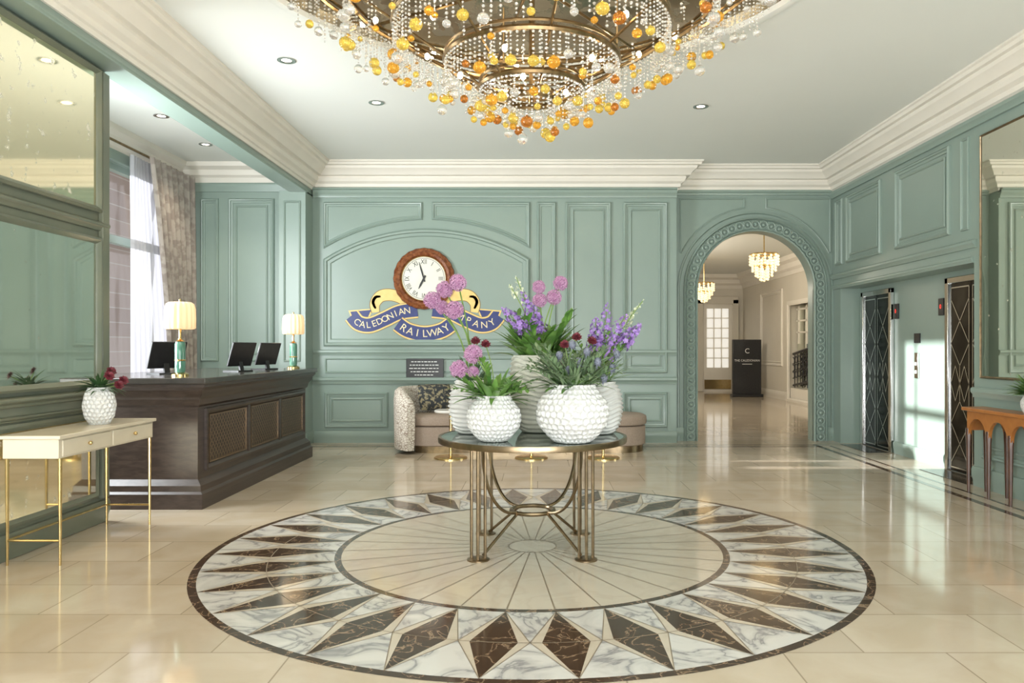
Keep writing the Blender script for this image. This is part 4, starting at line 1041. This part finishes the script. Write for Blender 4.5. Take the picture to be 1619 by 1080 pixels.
# ---------------------------------------------------------------- hall things
def hall_chandelier(x,y,z,label,s=.9):
    t=thing('crystal_pendant',label,'chandelier',(x,y,z),'crystal pendants in the hall')
    q=MB()
    for (R,zz) in ((.28*s,.6*s),(.2*s,.35*s)): q.tube([(x+R*math.cos(2*PI*i/24),y+R*math.sin(2*PI*i/24),z+zz) for i in range(24)],.015,6,closed=True)
    q.tube([(x,y,z+.3*s),(x,y,3.75)],.012,6);q.lathe([(0,3.75),(.08,3.749),(.06,3.7),(0,3.69)],(x,y,0),16)
    for k in range(4):
        a=PI*k/2;q.tube([(x,y,z+.62*s),(x+.28*s*math.cos(a),y+.28*s*math.sin(a),z+.6*s)],.008,5)
    q.build('pendant_frame',BRASSL,t)
    q=MB()
    for (R,zz,L,n) in ((.29,.6,.26,14),(.24,.48,.26,12),(.17,.36,.26,9),(.08,.28,.24,5)):
        for k in range(n):
            a=2*PI*k/n
            for i in range(int(L/.06)): q.ball((x+R*s*math.cos(a),y+R*s*math.sin(a),z+s*(zz-.03-i*.06-.02*(k%2))),.025,8,6)
    q.build('bead_fringe',BEADL,t,kind='stuff')
p=P(1208,447,14.5);hall_chandelier(p.x,p.y,p.z,'larger glowing crystal pendant beyond the arch, upper right')
p=P(1113,480,20);hall_chandelier(p.x,p.y,p.z,'smaller glowing crystal pendant beyond the arch at left')
p0=P(1158,627,21.8);p1=P(1203,537,21.8)
tt=thing('totem_sign','free-standing black totem sign in the hall beyond the arch','sign',((p0.x+p1.x)/2,21.8,0))
MB().box(p0.x,p1.x,21.75,21.87,.08,p1.z).build('sign_panel',BLACK,tt,bevel=.01)
MB().box(p0.x-.03,p1.x+.03,21.65,21.97,0,.08).build('sign_base',BLACK,tt,bevel=.01)
FT=frame(((p0.x+p1.x)/2,21.749,0),X3,Z3)
q=MB();text(q,FT,'C',.20,0,p1.z-.33,.003);q.build('logo',SIGNW,tt,smooth=False,recalc=False)
q=MB();text(q,FT,'THE CALEDONIAN',.085,0,p1.z-.60,.003);q.build('lettering',SIGNW,tt,smooth=False,recalc=False)
q=MB();strip(q,FT,[Vector((-.14,p1.z-.70)),Vector((.14,p1.z-.70))],.016,.003);q.build('small_text_line',SIGNW,tt,smooth=False,recalc=False)

# ---------------------------------------------------------------- outside
bo=MB();bo.box(-14,-12,15,34,-6,14);bldg=thing('stone_building','muted brown stone building seen through the tall window','building',(-13,24,-6))
bo.build('facade',BRICK,bldg)
for k in range(5):
    for j in range(4):
        y=16.5+k*3.4;zz=-3+j*3.6;q=MB();q.box(-12.02,-11.98,y,y+1.3,zz,zz+2);q.build('window',DGLASS,bldg)
MB().box(-60,-5.6,-40,60,-6.3,-6).build('ground_outside',MCRM,kind='structure')

# ---------------------------------------------------------------- lights
def area(x,y,z,d,sx,sy,e,col=(1,1,1)):
    l=bpy.data.lights.new('fill_light','AREA');l.shape='RECTANGLE';l.size=sx;l.size_y=sy;l.energy=e;l.color=col
    o=bpy.data.objects.new('fill_light',l);C.objects.link(o);o.location=(x,y,z);o.rotation_euler=Vector(d).to_track_quat('-Z','Y').to_euler();return o
area(.5,-2.3,2.1,(0,1,.15),6.5,3.0,320,(.98,.99,1))  # added frontal fill behind the camera, no fixture there
area(.3,-1.2,.35,(0,.55,1),5.0,1.6,540,(.98,.99,1))  # added unseen uplight, brightens the ceiling
area(.4,1.4,4.03,(0,.15,-1),5.5,2.6,60,(1,.95,.88))  # added overhead fill out of view, not a ceiling fitting
area(-4.85,6.4,2.3,(1,.25,0),1.6,2.4,330,(.92,.97,1))  # added side fill hidden by the pier, stands in for daylight from another window
area(2.4,17.5,3.0,(1,.1,-.35),3.5,1.2,120,(1,.90,.75))  # added hall fill, unseen to the left of the arch
area(4.6,AY+.5,3.3,(.1,1,-.3),1.2,.8,50,(1,.90,.76))  # added hall fill tucked unseen behind the arch wall
sl=bpy.data.lights.new('sun','SUN');sl.energy=16;sl.angle=.012;sl.color=(1,.97,.93)
so_=bpy.data.objects.new('sun',sl);C.objects.link(so_);so_.rotation_euler=Vector((1,.02,-.215)).to_track_quat('-Z','Y').to_euler();so_.location=(-9,9,5)
w=bpy.data.worlds.new('sky');SC.world=w;w.use_nodes=True
bg=w.node_tree.nodes['Background'];bg.inputs[0].default_value=(.92,.96,1,1);bg.inputs[1].default_value=1.05
